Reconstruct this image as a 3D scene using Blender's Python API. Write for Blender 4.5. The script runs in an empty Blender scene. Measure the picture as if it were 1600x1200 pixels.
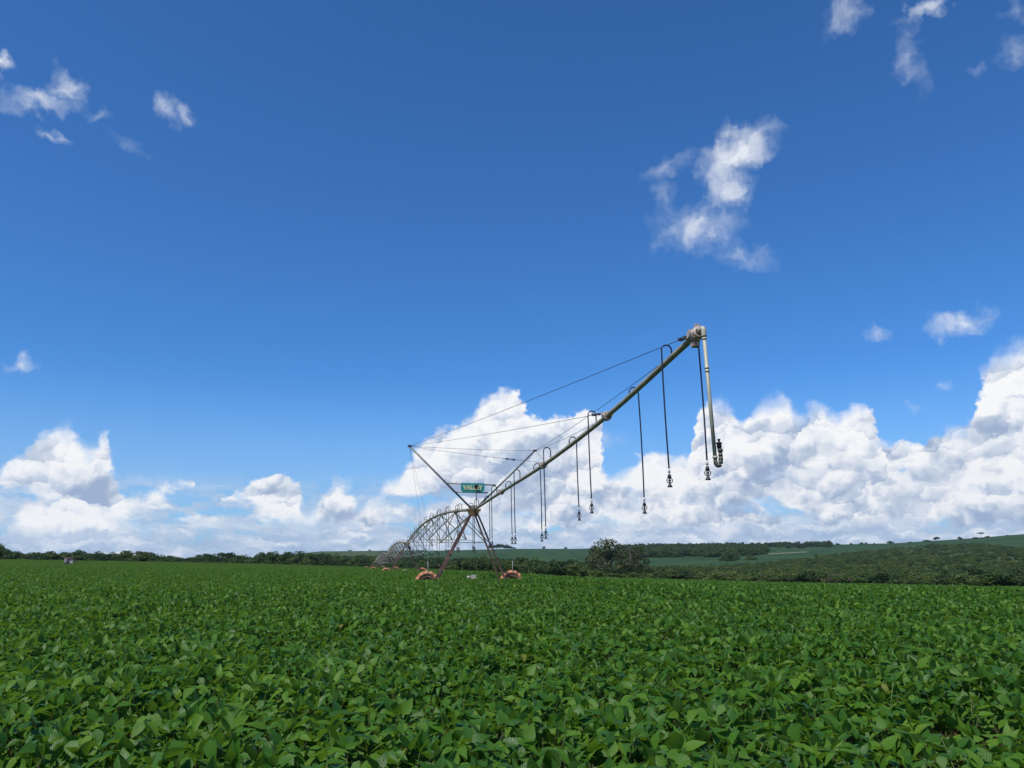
import bpy, math, random
import numpy as np
from mathutils import Vector, Matrix, Euler
random.seed(7)
RNG = np.random.default_rng(11)
S = bpy.context.scene
C = S.collection
RAD = math.radians

# ------------------------------------------------------------------ camera
F = 1202.0                      # focal length in pixels of the 1600 wide photograph
EYE = 1.75
PITCH, ROLL = RAD(12.66), RAD(-0.3)
cd = bpy.data.cameras.new('camera'); cam = bpy.data.objects.new('camera', cd); C.objects.link(cam)
cd.sensor_width = 36.0; cd.lens = 36.0*F/1600.0; cd.clip_start = 0.05; cd.clip_end = 30000
RM = Matrix.Rotation(math.pi/2+PITCH, 3, 'X') @ Matrix.Rotation(ROLL, 3, 'Z')
cam.matrix_world = Matrix.Translation((0, 0, EYE)) @ RM.to_4x4()
S.camera = cam
RN = np.array(RM)

def pix_dir(u, v):
    d = RM @ Vector(((u-800)/F, (600-v)/F, -1.0))
    return d
def at(u, v, Y):
    d = pix_dir(u, v); k = Y/d.y
    return Vector((d.x*k, Y, EYE+d.z*k))
def azel(u, v):
    d = pix_dir(u, v).normalized()
    return math.atan2(d.x, d.y), math.asin(d.z)
def tan_el(u, v):
    d = pix_dir(u, v); return d.z/math.hypot(d.x, d.y)
def to_pix(p):
    q = RM.transposed() @ (Vector(p)-Vector((0, 0, EYE)))
    return 800+F*q.x/-q.z, 600-F*q.y/-q.z

# ------------------------------------------------------------------ light
SUN_EL, SUN_AZ = RAD(56), RAD(-142)     # azimuth from the view direction (+Y), negative = left
sd = bpy.data.lights.new('sun', 'SUN'); sun = bpy.data.objects.new('sun', sd); C.objects.link(sun)
sd.energy = 4.2; sd.angle = RAD(1.5); sd.color = (1.0, 0.95, 0.86)
sdir = Vector((math.cos(SUN_EL)*math.sin(SUN_AZ), math.cos(SUN_EL)*math.cos(SUN_AZ), math.sin(SUN_EL)))
sun.rotation_euler = sdir.to_track_quat('Z', 'Y').to_euler()
S.view_settings.view_transform = 'Standard'; S.view_settings.look = 'None'
S.view_settings.exposure = 0.0; S.view_settings.gamma = 1.0; S.view_settings.use_curve_mapping = False
cy = S.cycles
cy.volume_bounces = 0; cy.max_bounces = 5; cy.diffuse_bounces = 3; cy.glossy_bounces = 2; cy.transmission_bounces = 3
cy.transparent_max_bounces = 4; cy.caustics_reflective = False; cy.caustics_refractive = False

# ------------------------------------------------------------------ node helper
class NT:
    def __init__(s, tree): s.t = tree; s.n = tree.nodes; s.l = tree.links
    def put(s, sock, v):
        if v is None: return
        if isinstance(v, bpy.types.NodeSocket): s.l.new(v, sock)
        else:
            try: sock.default_value = v
            except Exception: sock.default_value = (*v, 1.0)
    def new(s, typ, props=None, **ins):
        n = s.n.new(typ)
        for k, v in (props or {}).items(): setattr(n, k, v)
        for k, v in ins.items():
            key = int(k[1:]) if k[0] == 'i' and k[1:].isdigit() else k.replace('_', ' ')
            s.put(n.inputs[key], v)
        return n
    def m(s, op, a, b=None, c=None, clamp=False):
        n = s.n.new('ShaderNodeMath'); n.operation = op; n.use_clamp = clamp
        s.put(n.inputs[0], a); s.put(n.inputs[1], b); s.put(n.inputs[2], c)
        return n.outputs[0]
    def vm(s, op, a, b=None, scale=None):
        n = s.n.new('ShaderNodeVectorMath'); n.operation = op
        s.put(n.inputs[0], a); s.put(n.inputs[1], b)
        if scale is not None: s.put(n.inputs[3], scale)
        return n.outputs['Value'] if op in ('LENGTH', 'DISTANCE', 'DOT_PRODUCT') else n.outputs[0]
    def xyz(s, x=0.0, y=0.0, z=0.0):
        n = s.n.new('ShaderNodeCombineXYZ'); s.put(n.inputs[0], x); s.put(n.inputs[1], y); s.put(n.inputs[2], z)
        return n.outputs[0]
    def sep(s, v):
        n = s.n.new('ShaderNodeSeparateXYZ'); s.put(n.inputs[0], v); return n.outputs
    def sstep(s, x, a, b):
        n = s.n.new('ShaderNodeMapRange'); n.interpolation_type = 'SMOOTHSTEP'
        s.put(n.inputs[0], x); s.put(n.inputs[1], a); s.put(n.inputs[2], b); return n.outputs[0]
    def lin(s, x, a, b, c=0.0, d=1.0):
        n = s.n.new('ShaderNodeMapRange')
        for i, q in enumerate((x, a, b, c, d)): s.put(n.inputs[i], q)
        return n.outputs[0]
    def noise(s, vec, scale, detail=4.0, rough=0.5, dims='2D', out='Fac', w=None, lac=2.0):
        n = s.n.new('ShaderNodeTexNoise'); n.noise_dimensions = dims
        s.put(n.inputs['Vector'], vec); s.put(n.inputs['Scale'], scale); s.put(n.inputs['Detail'], detail)
        s.put(n.inputs['Roughness'], rough); s.put(n.inputs['Lacunarity'], lac)
        return n.outputs[out]
    def mix(s, f, a, b, blend='MIX'):
        n = s.n.new('ShaderNodeMix'); n.data_type = 'RGBA'; n.blend_type = blend
        s.put(n.inputs[0], f); s.put(n.inputs[6], a); s.put(n.inputs[7], b); return n.outputs[2]
    def fmix(s, f, a, b):
        n = s.n.new('ShaderNodeMix'); n.data_type = 'FLOAT'
        s.put(n.inputs[0], f); s.put(n.inputs[2], a); s.put(n.inputs[3], b); return n.outputs[0]
    def ramp(s, fac, stops, interp='LINEAR'):
        n = s.n.new('ShaderNodeValToRGB'); cr = n.color_ramp; cr.interpolation = interp
        while len(cr.elements) < len(stops): cr.elements.new(0.5)
        for e, (p, c) in zip(cr.elements, stops): e.position = p; e.color = (*c, 1) if len(c) == 3 else c
        s.put(n.inputs[0], fac); return n.outputs[0]
    def curve(s, x, pts):
        n = s.n.new('ShaderNodeFloatCurve'); cm = n.mapping; cm.use_clip = False
        cu = cm.curves[0]
        while len(cu.points) < len(pts): cu.points.new(0.5, 0.5)
        for p, (a, b) in zip(cu.points, pts): p.location = (a, b); p.handle_type = 'AUTO_CLAMPED'
        cm.update(); s.put(n.inputs['Value'], x); return n.outputs[0]

# ------------------------------------------------------------------ sky
wd = bpy.data.worlds.new('World'); S.world = wd; wd.use_nodes = True
wd.cycles.sampling_method = 'MANUAL'; wd.cycles.sample_map_resolution = 512
g = NT(wd.node_tree); g.n.clear()
SKYK = 0.10
sk = g.new('ShaderNodeTexSky', dict(sky_type='NISHITA', sun_disc=False, sun_elevation=SUN_EL, sun_rotation=SUN_AZ,
          altitude=900.0, air_density=1.0, dust_density=0.35, ozone_density=3.0))
dirv = g.new('ShaderNodeTexCoord').outputs['Generated']
dx, dy, dz = g.sep(dirv)
AZ = g.m('ARCTAN2', dx, dy); EL = g.m('ARCSINE', dz)
P0 = g.xyz(AZ, EL, 0.0)
skycol = g.mix(1.0, sk.outputs[0], (0.40, 0.92, 1.45, 1), 'MULTIPLY')
skycol = g.mix(g.m('MULTIPLY', g.sstep(EL, 0.24, 0.0), 0.62), skycol, g.vm('SCALE', (0.38, 0.58, 0.84), scale=1.0/SKYK))
# horizon air: a little paler right above the land
UMIN, UMAX, EMAX = -0.9, 0.9, 0.45
def tops_curve(x, tab):
    pts = []
    for u, v in tab:
        a, e = azel(u, v); pts.append(((a-UMIN)/(UMAX-UMIN), e/EMAX))
    pts = [(0.0, pts[0][1])]+pts+[(1.0, pts[-1][1])]
    return g.m('MULTIPLY', g.curve(g.lin(x, UMIN, UMAX), pts), EMAX)
# domain warp shared by all layers
wn = g.noise(P0, 16.0, 5.0, 0.55, out='Color')
warp = g.vm('SCALE', g.vm('SUBTRACT', wn, (0.5, 0.5, 0.5)), scale=0.030)
wn2 = g.noise(g.vm('MULTIPLY', P0, (1, 1.3, 1)), 85.0, 4.0, 0.6, out='Color')
warp2 = g.vm('SCALE', g.vm('SUBTRACT', wn2, (0.5, 0.5, 0.5)), scale=0.011)
PW = g.vm('ADD', P0, g.vm('ADD', warp, warp2))
def voro(vec, scale, detail, rough=0.55):
    n = g.new('ShaderNodeTexVoronoi', dict(voronoi_dimensions='2D', feature='F1', normalize=True), Vector=vec, Scale=scale, Detail=detail, Roughness=rough)
    return n.outputs['Distance']
def puffs(vec, off, scale, detail):
    v = g.vm('ADD', vec, off) if off else vec
    return g.m('SUBTRACT', 1.0, voro(v, scale, detail))
LV = (-0.0045, 0.0085, 0.0)            # direction the light comes from on the sky sphere
def relief(vec, shift, scale, detail):
    a = puffs(vec, shift, scale, detail)
    b = puffs(vec, tuple(x+y for x, y in zip(shift, LV)), scale, detail)
    return a, g.m('SUBTRACT', a, b)
WHITE, LIGHT, GREY, BLUEG = (0.90, 0.93, 0.97), (0.62, 0.69, 0.80), (0.43, 0.52, 0.67), (0.33, 0.45, 0.64)
def layer(tab, shift, pscale, amp, soft, depth, dim=1.0, base=None, lowel=None, whiteness=0.0):
    vec = PW
    x, y, _ = g.sep(vec)
    top = tops_curve(x, tab)
    d = g.m('SUBTRACT', top, y)
    H, R = relief(vec, shift, pscale, 2.1)
    d2 = g.m('ADD', d, g.m('MULTIPLY', g.m('SUBTRACT', H, 0.62), amp))
    alpha = g.sstep(d2, 0.0, g.lin(g.noise(P0, 7.0, 2.0, 0.5), 0.35, 0.7, soft*0.8, soft*3.8))
    if dim < 1.0:                              # breaks where the sky shows through
        hole = g.noise(g.vm('ADD', g.vm('MULTIPLY', P0, (1, 1.6, 1)), (2.3, 0.4, 0)), 8.5, 4.0, 0.55)
        alpha = g.m('MULTIPLY', alpha, g.sstep(hole, 0.36, 0.48))
    if dim >= 1.0:
        hole = g.noise(g.vm('ADD', g.vm('MULTIPLY', P0, (1, 2.0, 1)), (1.3, 5.4, 0)), 9.5, 4.0, 0.55)
        alpha = g.m('MULTIPLY', alpha, g.sstep(g.m('ADD', hole, g.m('MULTIPLY', EL, 2.6)), 0.51, 0.64))
    if base is not None:
        fade = g.sstep(g.m('ADD', y, g.m('MULTIPLY', g.m('SUBTRACT', H, 0.6), 0.015)), base-0.012, base+0.010)
        alpha = g.m('MULTIPLY', alpha, fade)
    # lit crowns, grey undersides
    big = g.noise(g.vm('ADD', g.vm('MULTIPLY', vec, (1, 1.5, 1)), shift), 11.0, 3.0, 0.5)
    deep = g.m('DIVIDE', d, depth, clamp=True)
    lit = g.m('ADD', g.m('MULTIPLY', g.m('SUBTRACT', 1.0, deep), 0.66), 0.16+whiteness)
    big2 = g.noise(g.vm('ADD', g.vm('MULTIPLY', g.vm('ADD', vec, (-0.008, 0.022, 0.0)), (1, 1.5, 1)), shift), 11.0, 3.0, 0.5)
    lit = g.m('ADD', lit, g.m('MULTIPLY', g.m('SUBTRACT', big, 0.51), 1.0))
    lit = g.m('ADD', lit, g.m('MULTIPLY', g.m('SUBTRACT', big, big2), 1.5))
    # each puff is white on its crown and grey underneath
    for sc3, wt3 in ((13.0, 0.46), (31.0, 0.30)):
        vs = g.vm('MULTIPLY', g.vm('ADD', vec, shift), (sc3, sc3*1.25, 0.0))
        pos = g.new('ShaderNodeTexVoronoi', dict(voronoi_dimensions='2D', feature='F1'), Vector=vs, Scale=1.0, Detail=0.0).outputs['Position']
        rel = g.vm('DOT_PRODUCT', g.vm('SUBTRACT', vs, pos), (-0.35, 0.94, 0.0))
        lit = g.m('ADD', lit, g.m('MULTIPLY', rel, wt3))
    lit = g.m('ADD', lit, g.m('MULTIPLY', R, 1.7))
    col = g.ramp(g.m('MULTIPLY_ADD', lit, 0.82, 0.10), [(0.0, (0.36, 0.46, 0.64)), (0.22, (0.47, 0.56, 0.71)), (0.48, (0.68, 0.74, 0.84)), (0.70, (0.88, 0.91, 0.96)), (0.9, (1.0, 1.0, 1.0))])
    return alpha, col
B1 = [(-300, 700), (-100, 690), (0, 728), (40, 708), (60, 672), (92, 652), (115, 662), (135, 690), (152, 684), (168, 664), (179, 700),
      (186, 745), (200, 768), (235, 768), (262, 750), (298, 745), (312, 796), (335, 806), (352, 770), (380, 758), (400, 744), (440, 742),
      (462, 752), (474, 790), (492, 786), (512, 765), (532, 742), (549, 744), (558, 786), (575, 780), (600, 750), (632, 728), (655, 692),
      (690, 662), (730, 655), (762, 618), (792, 604), (818, 622), (835, 652), (880, 650), (915, 640), (938, 648), (950, 738), (985, 722),
      (1020, 700), (1060, 705)]
B2 = [(900, 870), (1060, 760), (1088, 668), (1120, 618), (1150, 634), (1166, 650), (1182, 624), (1216, 612), (1246, 640), (1275, 622), (1300, 636),
      (1340, 634), (1366, 652), (1376, 690), (1392, 716), (1425, 704), (1452, 676), (1482, 664), (1510, 662), (1530, 600), (1548, 540),
      (1580, 532), (1650, 520), (1800, 640), (2100, 700)]
F1 = [(-300, 770), (0, 765), (120, 790), (200, 812), (300, 830), (330, 845), (420, 838), (500, 830), (560, 800), (585, 770), (640, 800), (700, 780), (780, 790), (830, 775), (870, 745), (900, 718),
      (935, 722), (950, 770), (975, 800), (1010, 760), (1060, 735), (1110, 690), (1150, 700), (1200, 760), (1290, 690), (1340, 700), (1380, 770), (1440, 760), (1500, 740), (1560, 690), (1600, 700), (1900, 740)]
F2 = [(-300, 822), (150, 830), (400, 822), (700, 818), (1000, 815), (1300, 812), (1600, 806), (1900, 810)]
col = skycol
def over(col, a, c):
    return g.mix(a, col, g.vm('SCALE', c, scale=1.0/SKYK))
# low grey blue distant deck
streak = g.noise(g.vm('MULTIPLY', PW, (1, 4.5, 1)), 14.0, 6.0, 0.6)
el_w = g.sep(PW)[1]
deck = g.m('MULTIPLY', g.sstep(el_w, 0.110, 0.050), g.sstep(streak, 0.36, 0.54))
col = over(col, g.m('MULTIPLY', deck, 0.80), g.ramp(streak, [(0.35, (0.40, 0.52, 0.70)), (0.55, (0.55, 0.65, 0.80)), (0.72, (0.78, 0.84, 0.92))]))
for tab, sh, ps, amp, soft, dep, wh, bs in ((B1, (0.0, 0.0, 0.0), 26.0, 0.020, 0.0085, 0.125, 0.10, 0.045), (B2, (3.1, 1.7, 0.0), 24.0, 0.020, 0.009, 0.14, 0.05, None),
                               (F1, (7.3, 2.9, 0.0), 34.0, 0.035, 0.016, 0.085, 0.10, 0.030)):
    a, c = layer(tab, sh, ps, amp, soft, dep, whiteness=wh, base=bs, dim=0.5 if bs == 0.030 else 1.0)
    col = over(col, a, c)
# flat streaky band just over the land
x, y, _ = g.sep(PW)
d = g.m('SUBTRACT', tops_curve(x, F2), y)
st2 = g.noise(g.vm('ADD', g.vm('MULTIPLY', PW, (1, 4.0, 1)), (5.0, 3.0, 0)), 18.0, 6.0, 0.62)
a = g.sstep(g.m('ADD', d, g.m('MULTIPLY', g.m('SUBTRACT', st2, 0.5), 0.05)), -0.002, 0.012)
c = g.ramp(st2, [(0.32, (0.36, 0.50, 0.70)), (0.47, (0.46, 0.58, 0.76)), (0.58, (0.62, 0.71, 0.85)), (0.70, (0.84, 0.88, 0.95))])
col = over(col, g.m('MULTIPLY', a, 0.93), c)
# small high cloud scraps: (u, v, radius u, radius v, tilt, strength)
SCRAPS = [(1150, 240, 82, 48, 0.35, 1.15), (1135, 292, 44, 50, 0.0, 0.85), (1090, 355, 86, 48, -0.05, 0.66), (1165, 400, 62, 26, -0.35, 0.42),
          (1045, 262, 60, 20, 0.35, 0.40), (1040, 310, 20, 42, 0.3, 0.3),
          (62, 158, 78, 28, 0.12, 0.72), (100, 135, 38, 30, -0.5, 0.6), (0, 106, 22, 26, 0, 0.95), (80, 208, 30, 14, -0.2, 0.5),
          (155, 178, 32, 14, 0.1, 0.3), (262, 168, 24, 38, 0.5, 0.52), (292, 180, 22, 22, -0.5, 0.42), (198, 222, 38, 16, -0.2, 0.22),
          (1320, 22, 44, 38, 0.1, 0.55), (1450, 8, 60, 24, 0.15, 0.8), (1425, 95, 28, 60, 0.25, 0.40), (1415, 50, 20, 16, 0, 0.35),
          (1588, 85, 32, 32, 0.3, 0.34), (1530, 103, 22, 13, 0.1, 0.26), (1590, 12, 30, 26, 0, 0.32),
          (1500, 503, 64, 24, 0.0, 0.85), (1368, 522, 34, 15, 0.0, 0.5), (38, 568, 34, 17, 0.1, 0.7), (1478, 601, 24, 9, 0.2, 0.55),
          (1435, 634, 14, 9, 0, 0.3), (925, 678, 60, 22, -0.2, 0.5), (1000, 715, 12, 8, 0, 0.7)]
# scraps are ragged: stronger fine warp
wn3 = g.noise(P0, 30.0, 4.5, 0.58, out='Color')
PS = g.vm('ADD', P0, g.vm('SCALE', g.vm('SUBTRACT', wn3, (0.5, 0.5, 0.5)), scale=0.046))
acc = None
for (u, v, ru, rv, tl, stg) in SCRAPS:
    a0, e0 = azel(u, v); au, _ = azel(u+ru, v); _, ev = azel(u, v-rv)
    mp = g.new('ShaderNodeMapping', dict(vector_type='TEXTURE'), Vector=PS, Location=(a0, e0, 0), Rotation=(0, 0, tl), Scale=(abs(au-a0), abs(ev-e0), 1))
    q = g.m('MULTIPLY_ADD', g.vm('LENGTH', mp.outputs[0]), -stg, stg)
    acc = q if acc is None else g.m('MAXIMUM', acc, q)
sn = g.noise(g.vm('MULTIPLY', PS, (1, 1.2, 1)), 42.0, 5.0, 0.55)
dens = g.m('ADD', acc, g.m('MULTIPLY', g.m('SUBTRACT', sn, 0.5), g.m('MULTIPLY', g.sstep(acc, 0.0, 0.3), 0.62)))
sa = g.m('MULTIPLY', g.m('POWER', g.lin(dens, 0.0, 0.92), 1.2), 0.90)
col = over(col, sa, g.ramp(dens, [(0.1, (0.62, 0.72, 0.86)), (0.6, (0.86, 0.90, 0.96))]))
bg = g.new('ShaderNodeBackground', None, Color=col, Strength=SKYK)
out = g.new('ShaderNodeOutputWorld', None, Surface=bg.outputs[0])
# ------------------------------------------------------------------ mesh helpers
def mat(name):
    m = bpy.data.materials.new(name); m.use_nodes = True
    t = NT(m.node_tree); t.n.clear()
    t.out = t.n.new('ShaderNodeOutputMaterial'); return m, t
def princ(t, col, rough=0.6, metal=0.0, spec=0.4, normal=None, **kw):
    b = t.new('ShaderNodeBsdfPrincipled', None, Base_Color=col, Roughness=rough, Metallic=metal)
    b.inputs['Specular IOR Level'].default_value = spec
    if normal is not None: t.l.new(normal, b.inputs['Normal'])
    return b
def tag(o, label=None, cat=None, group=None, kind=None):
    if label: o['label'] = label
    if cat: o['category'] = cat
    if group: o['group'] = group
    if kind: o['kind'] = kind
    return o
def empty(name, loc):
    o = bpy.data.objects.new(name, None); C.objects.link(o); o.location = loc; o.empty_display_size = 0.3
    return o
def np_mesh(name, verts, quads=None, tris=None, mats=(), smooth=False, fattr=None, vcol=None):
    me = bpy.data.meshes.new(name)
    verts = np.asarray(verts, np.float32)
    nq = 0 if quads is None else len(quads); nt = 0 if tris is None else len(tris)
    li = []
    if nq: li.append(np.asarray(quads, np.int32).ravel())
    if nt: li.append(np.asarray(tris, np.int32).ravel())
    li = np.concatenate(li)
    me.vertices.add(len(verts)); me.vertices.foreach_set('co', verts.ravel())
    me.loops.add(len(li)); me.loops.foreach_set('vertex_index', li)
    me.polygons.add(nq+nt)
    st = np.concatenate([np.arange(nq)*4, nq*4+np.arange(nt)*3]).astype(np.int32)
    me.polygons.foreach_set('loop_start', st)
    me.polygons.foreach_set('use_smooth', np.full(nq+nt, smooth, bool))
    me.update(calc_edges=True)
    for k, a in (fattr or {}).items():
        at_ = me.attributes.new(k, 'FLOAT', 'POINT'); at_.data.foreach_set('value', np.asarray(a, np.float32))
    for m in mats: me.materials.append(m)
    return me
def obj(name, me, parent=None, loc=None):
    o = bpy.data.objects.new(name, me); C.objects.link(o)
    if parent: o.parent = parent
    if loc is not None: o.location = loc
    return o
class MB:
    def __init__(s, org=(0, 0, 0)): s.v = []; s.f = []; s.sm = []; s.o = Vector(org)
    def ring(s, c, ax, r, n, ref=None):
        ax = ax.normalized()
        ref = ref or (Vector((0, 0, 1)) if abs(ax.z) < 0.9 else Vector((1, 0, 0)))
        a = ax.cross(ref).normalized(); b = a.cross(ax).normalized()
        i0 = len(s.v)
        for k in range(n):
            t = 2*math.pi*(k+0.5)/n
            s.v.append(c+a*(r*math.cos(t))+b*(r*math.sin(t)))
        return i0
    def tube(s, pts, r, n=8, caps=True, ref=None):
        pts = [Vector(p) for p in pts]; rs = r if isinstance(r, (list, tuple)) else [r]*len(pts)
        idx = []
        for i, p in enumerate(pts):
            d = (pts[min(i+1, len(pts)-1)]-pts[max(i-1, 0)])
            idx.append(s.ring(p, d, rs[i], n, ref))
        for a, b in zip(idx[:-1], idx[1:]):
            for k in range(n):
                s.f.append((a+k, a+(k+1) % n, b+(k+1) % n, b+k)); s.sm.append(n > 4)
        if caps:
            s.f.append(tuple(idx[0]+k for k in range(n))[::-1]); s.sm.append(False)
            s.f.append(tuple(idx[-1]+k for k in range(n))); s.sm.append(False)
        return s
    def box(s, c, ex, ey, ez):
        """centre and three half-axis vectors"""
        c, ex, ey, ez = map(Vector, (c, ex, ey, ez)); i = len(s.v)
        for sx in (-1, 1):
            for sy in (-1, 1):
                for sz in (-1, 1): s.v.append(c+ex*sx+ey*sy+ez*sz)
        for f in ((0, 1, 3, 2), (4, 6, 7, 5), (0, 4, 5, 1), (2, 3, 7, 6), (0, 2, 6, 4), (1, 5, 7, 3)):
            s.f.append(tuple(i+k for k in f)); s.sm.append(False)
        return s
    def prism(s, poly, off):
        i = len(s.v); n = len(poly); off = Vector(off)
        for p in poly: s.v.append(Vector(p)-off)
        for p in poly: s.v.append(Vector(p)+off)
        s.f.append(tuple(range(i, i+n))[::-1]); s.sm.append(False)
        s.f.append(tuple(range(i+n, i+2*n))); s.sm.append(False)
        for k in range(n): s.f.append((i+k, i+(k+1) % n, i+n+(k+1) % n, i+n+k)); s.sm.append(False)
        return s
    def lathe(s, c, ax, prof, n=16):
        """profile of (along axis, radius)"""
        c = Vector(c); ax = Vector(ax).normalized(); idx = [s.ring(c+ax*h, ax, max(r, 1e-4), n) for h, r in prof]
        for a, b in zip(idx[:-1], idx[1:]):
            for k in range(n): s.f.append((a+k, a+(k+1) % n, b+(k+1) % n, b+k)); s.sm.append(True)
        return s
    def mesh(s, name, m):
        me = bpy.data.meshes.new(name)
        me.from_pydata([tuple(p-s.o) for p in s.v], [], s.f)
        me.polygons.foreach_set('use_smooth', s.sm); me.materials.append(m); me.update()
        if m2 := getattr(s, 'mat2', None): me.materials.append(m2)
        return me
    def build(s, name, m, parent=None, label=None):
        """geometry is in world space; the object's origin is the centre of its geometry"""
        lo = Vector([min(p[i] for p in s.v) for i in range(3)]); hi = Vector([max(p[i] for p in s.v) for i in range(3)])
        c = (lo+hi)/2; s.o = c
        o = bpy.data.objects.new(name, s.mesh(name, m)); C.objects.link(o)
        o.location = c
        if parent:
            o.parent = parent; o.location = c-WORLD.get(parent.name, Vector((0, 0, 0)))
        WORLD[o.name] = c
        if label: o['label'] = label
        return o
WORLD = {}

# ------------------------------------------------------------------ terrain
UK   = [-600,    0,  300,  400,  500,  600,  700,  800,  900, 1000, 1200, 1300, 1400, 1500, 1600, 2200]
RB   = [ 300,  300,  300,  290,  270,  230,  150,  120,  100,   95,   90,   88,   85,   82,   80,   80]   # radius at which the crop's brow is
EDGE = [ 873,  874,  879,  881,  884,  887,  891,  897,  903,  905,  911,  913,  915,  917,  919,  928]   # photo row of the crop's far edge
K4   = [ 884,  883,  884,  884,  882,  880,  884,  888,  895,  896,  900,  902,  903,  904,  905,  912]   # rows of the land at 420, 800, 1400 m
K5   = [ 884,  883,  882,  877,  868,  867,  869,  871,  872,  872,  870,  869,  866,  862,  858,  835]
K6   = [ 885,  882,  879,  871, 861.5,860.5, 860,857.5,857.5,855,  853,  851,848.7,842.5,834.8,  808]
CAN = 0.70
uk_t = [[tan_el(u, v) for u, v in zip(UK, row)] for row in (EDGE, K4, K5, K6)]
az_k = [azel(u, 872)[0] for u in UK]
def sky_u(a):                        # azimuth -> photo column (at the horizon)
    return np.interp(a, az_k, UK)
FAR = 3000.0
def ground_z(x, y):
    x = np.asarray(x, float); y = np.asarray(y, float)
    r = np.hypot(x, y); a = np.arctan2(x, y)
    R = np.interp(a, az_k, RB)
    t = [np.interp(a, az_k, q) for q in uk_t]
    zR = EYE+R*t[0]-CAN
    zR1 = EYE+(R+60)*tan_shift(t[0], 3.0)
    z4, z5, z6 = EYE+420*t[1], EYE+800*t[2], EYE+1400*t[3]
    z7 = EYE+2400*(t[3]-0.010); z8 = EYE+FAR*(t[3]-0.016)
    r0 = np.interp(a, az_k, [25, 25, 25, 25, 30, 44, 46, 44, 34, 28, 25, 25, 25, 25, 25, 25])*1.0
    knots = [np.zeros_like(R), r0, R, R+60, np.full_like(R, 420.), np.full_like(R, 800.), np.full_like(R, 1400.), np.full_like(R, 2400.), np.full_like(R, FAR)]
    zs = [np.zeros_like(R), np.zeros_like(R), zR, zR1, z4, z5, z6, z7, z8]
    z = zs[0]
    for k in range(len(knots)-1):
        s = np.clip((r-knots[k])/(knots[k+1]-knots[k]), 0, 1)
        z = np.where(r >= knots[k], zs[k]*(1-s)+zs[k+1]*s, z)
    w = np.clip((np.abs(a)-RAD(58))/RAD(40), 0, 1); w = w*w*(3-2*w)
    return z*(1-w)
def tan_shift(t, px): return t-px/F
def gz(x, y): return float(ground_z(np.array([x]), np.array([y]))[0])
def polar(u, r):
    a = float(np.interp(u, UK, az_k)); return r*math.sin(a), r*math.cos(a)

def vnoise(x, y, scale, seed=0):
    """smooth value noise in 0..1"""
    x = np.asarray(x)/scale; y = np.asarray(y)/scale
    xi = np.floor(x).astype(np.int64); yi = np.floor(y).astype(np.int64); fx = x-xi; fy = y-yi
    fx = fx*fx*(3-2*fx); fy = fy*fy*(3-2*fy)
    def h(i, j):
        n = (i*374761393+j*668265263+seed*1274126177) & 0xffffffff
        n = ((n ^ (n >> 13))*1274126177) & 0xffffffff
        return ((n ^ (n >> 16)) & 0xffff)/65535.0
    return (h(xi, yi)*(1-fx)+h(xi+1, yi)*fx)*(1-fy)+(h(xi, yi+1)*(1-fx)+h(xi+1, yi+1)*fx)*fy

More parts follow.
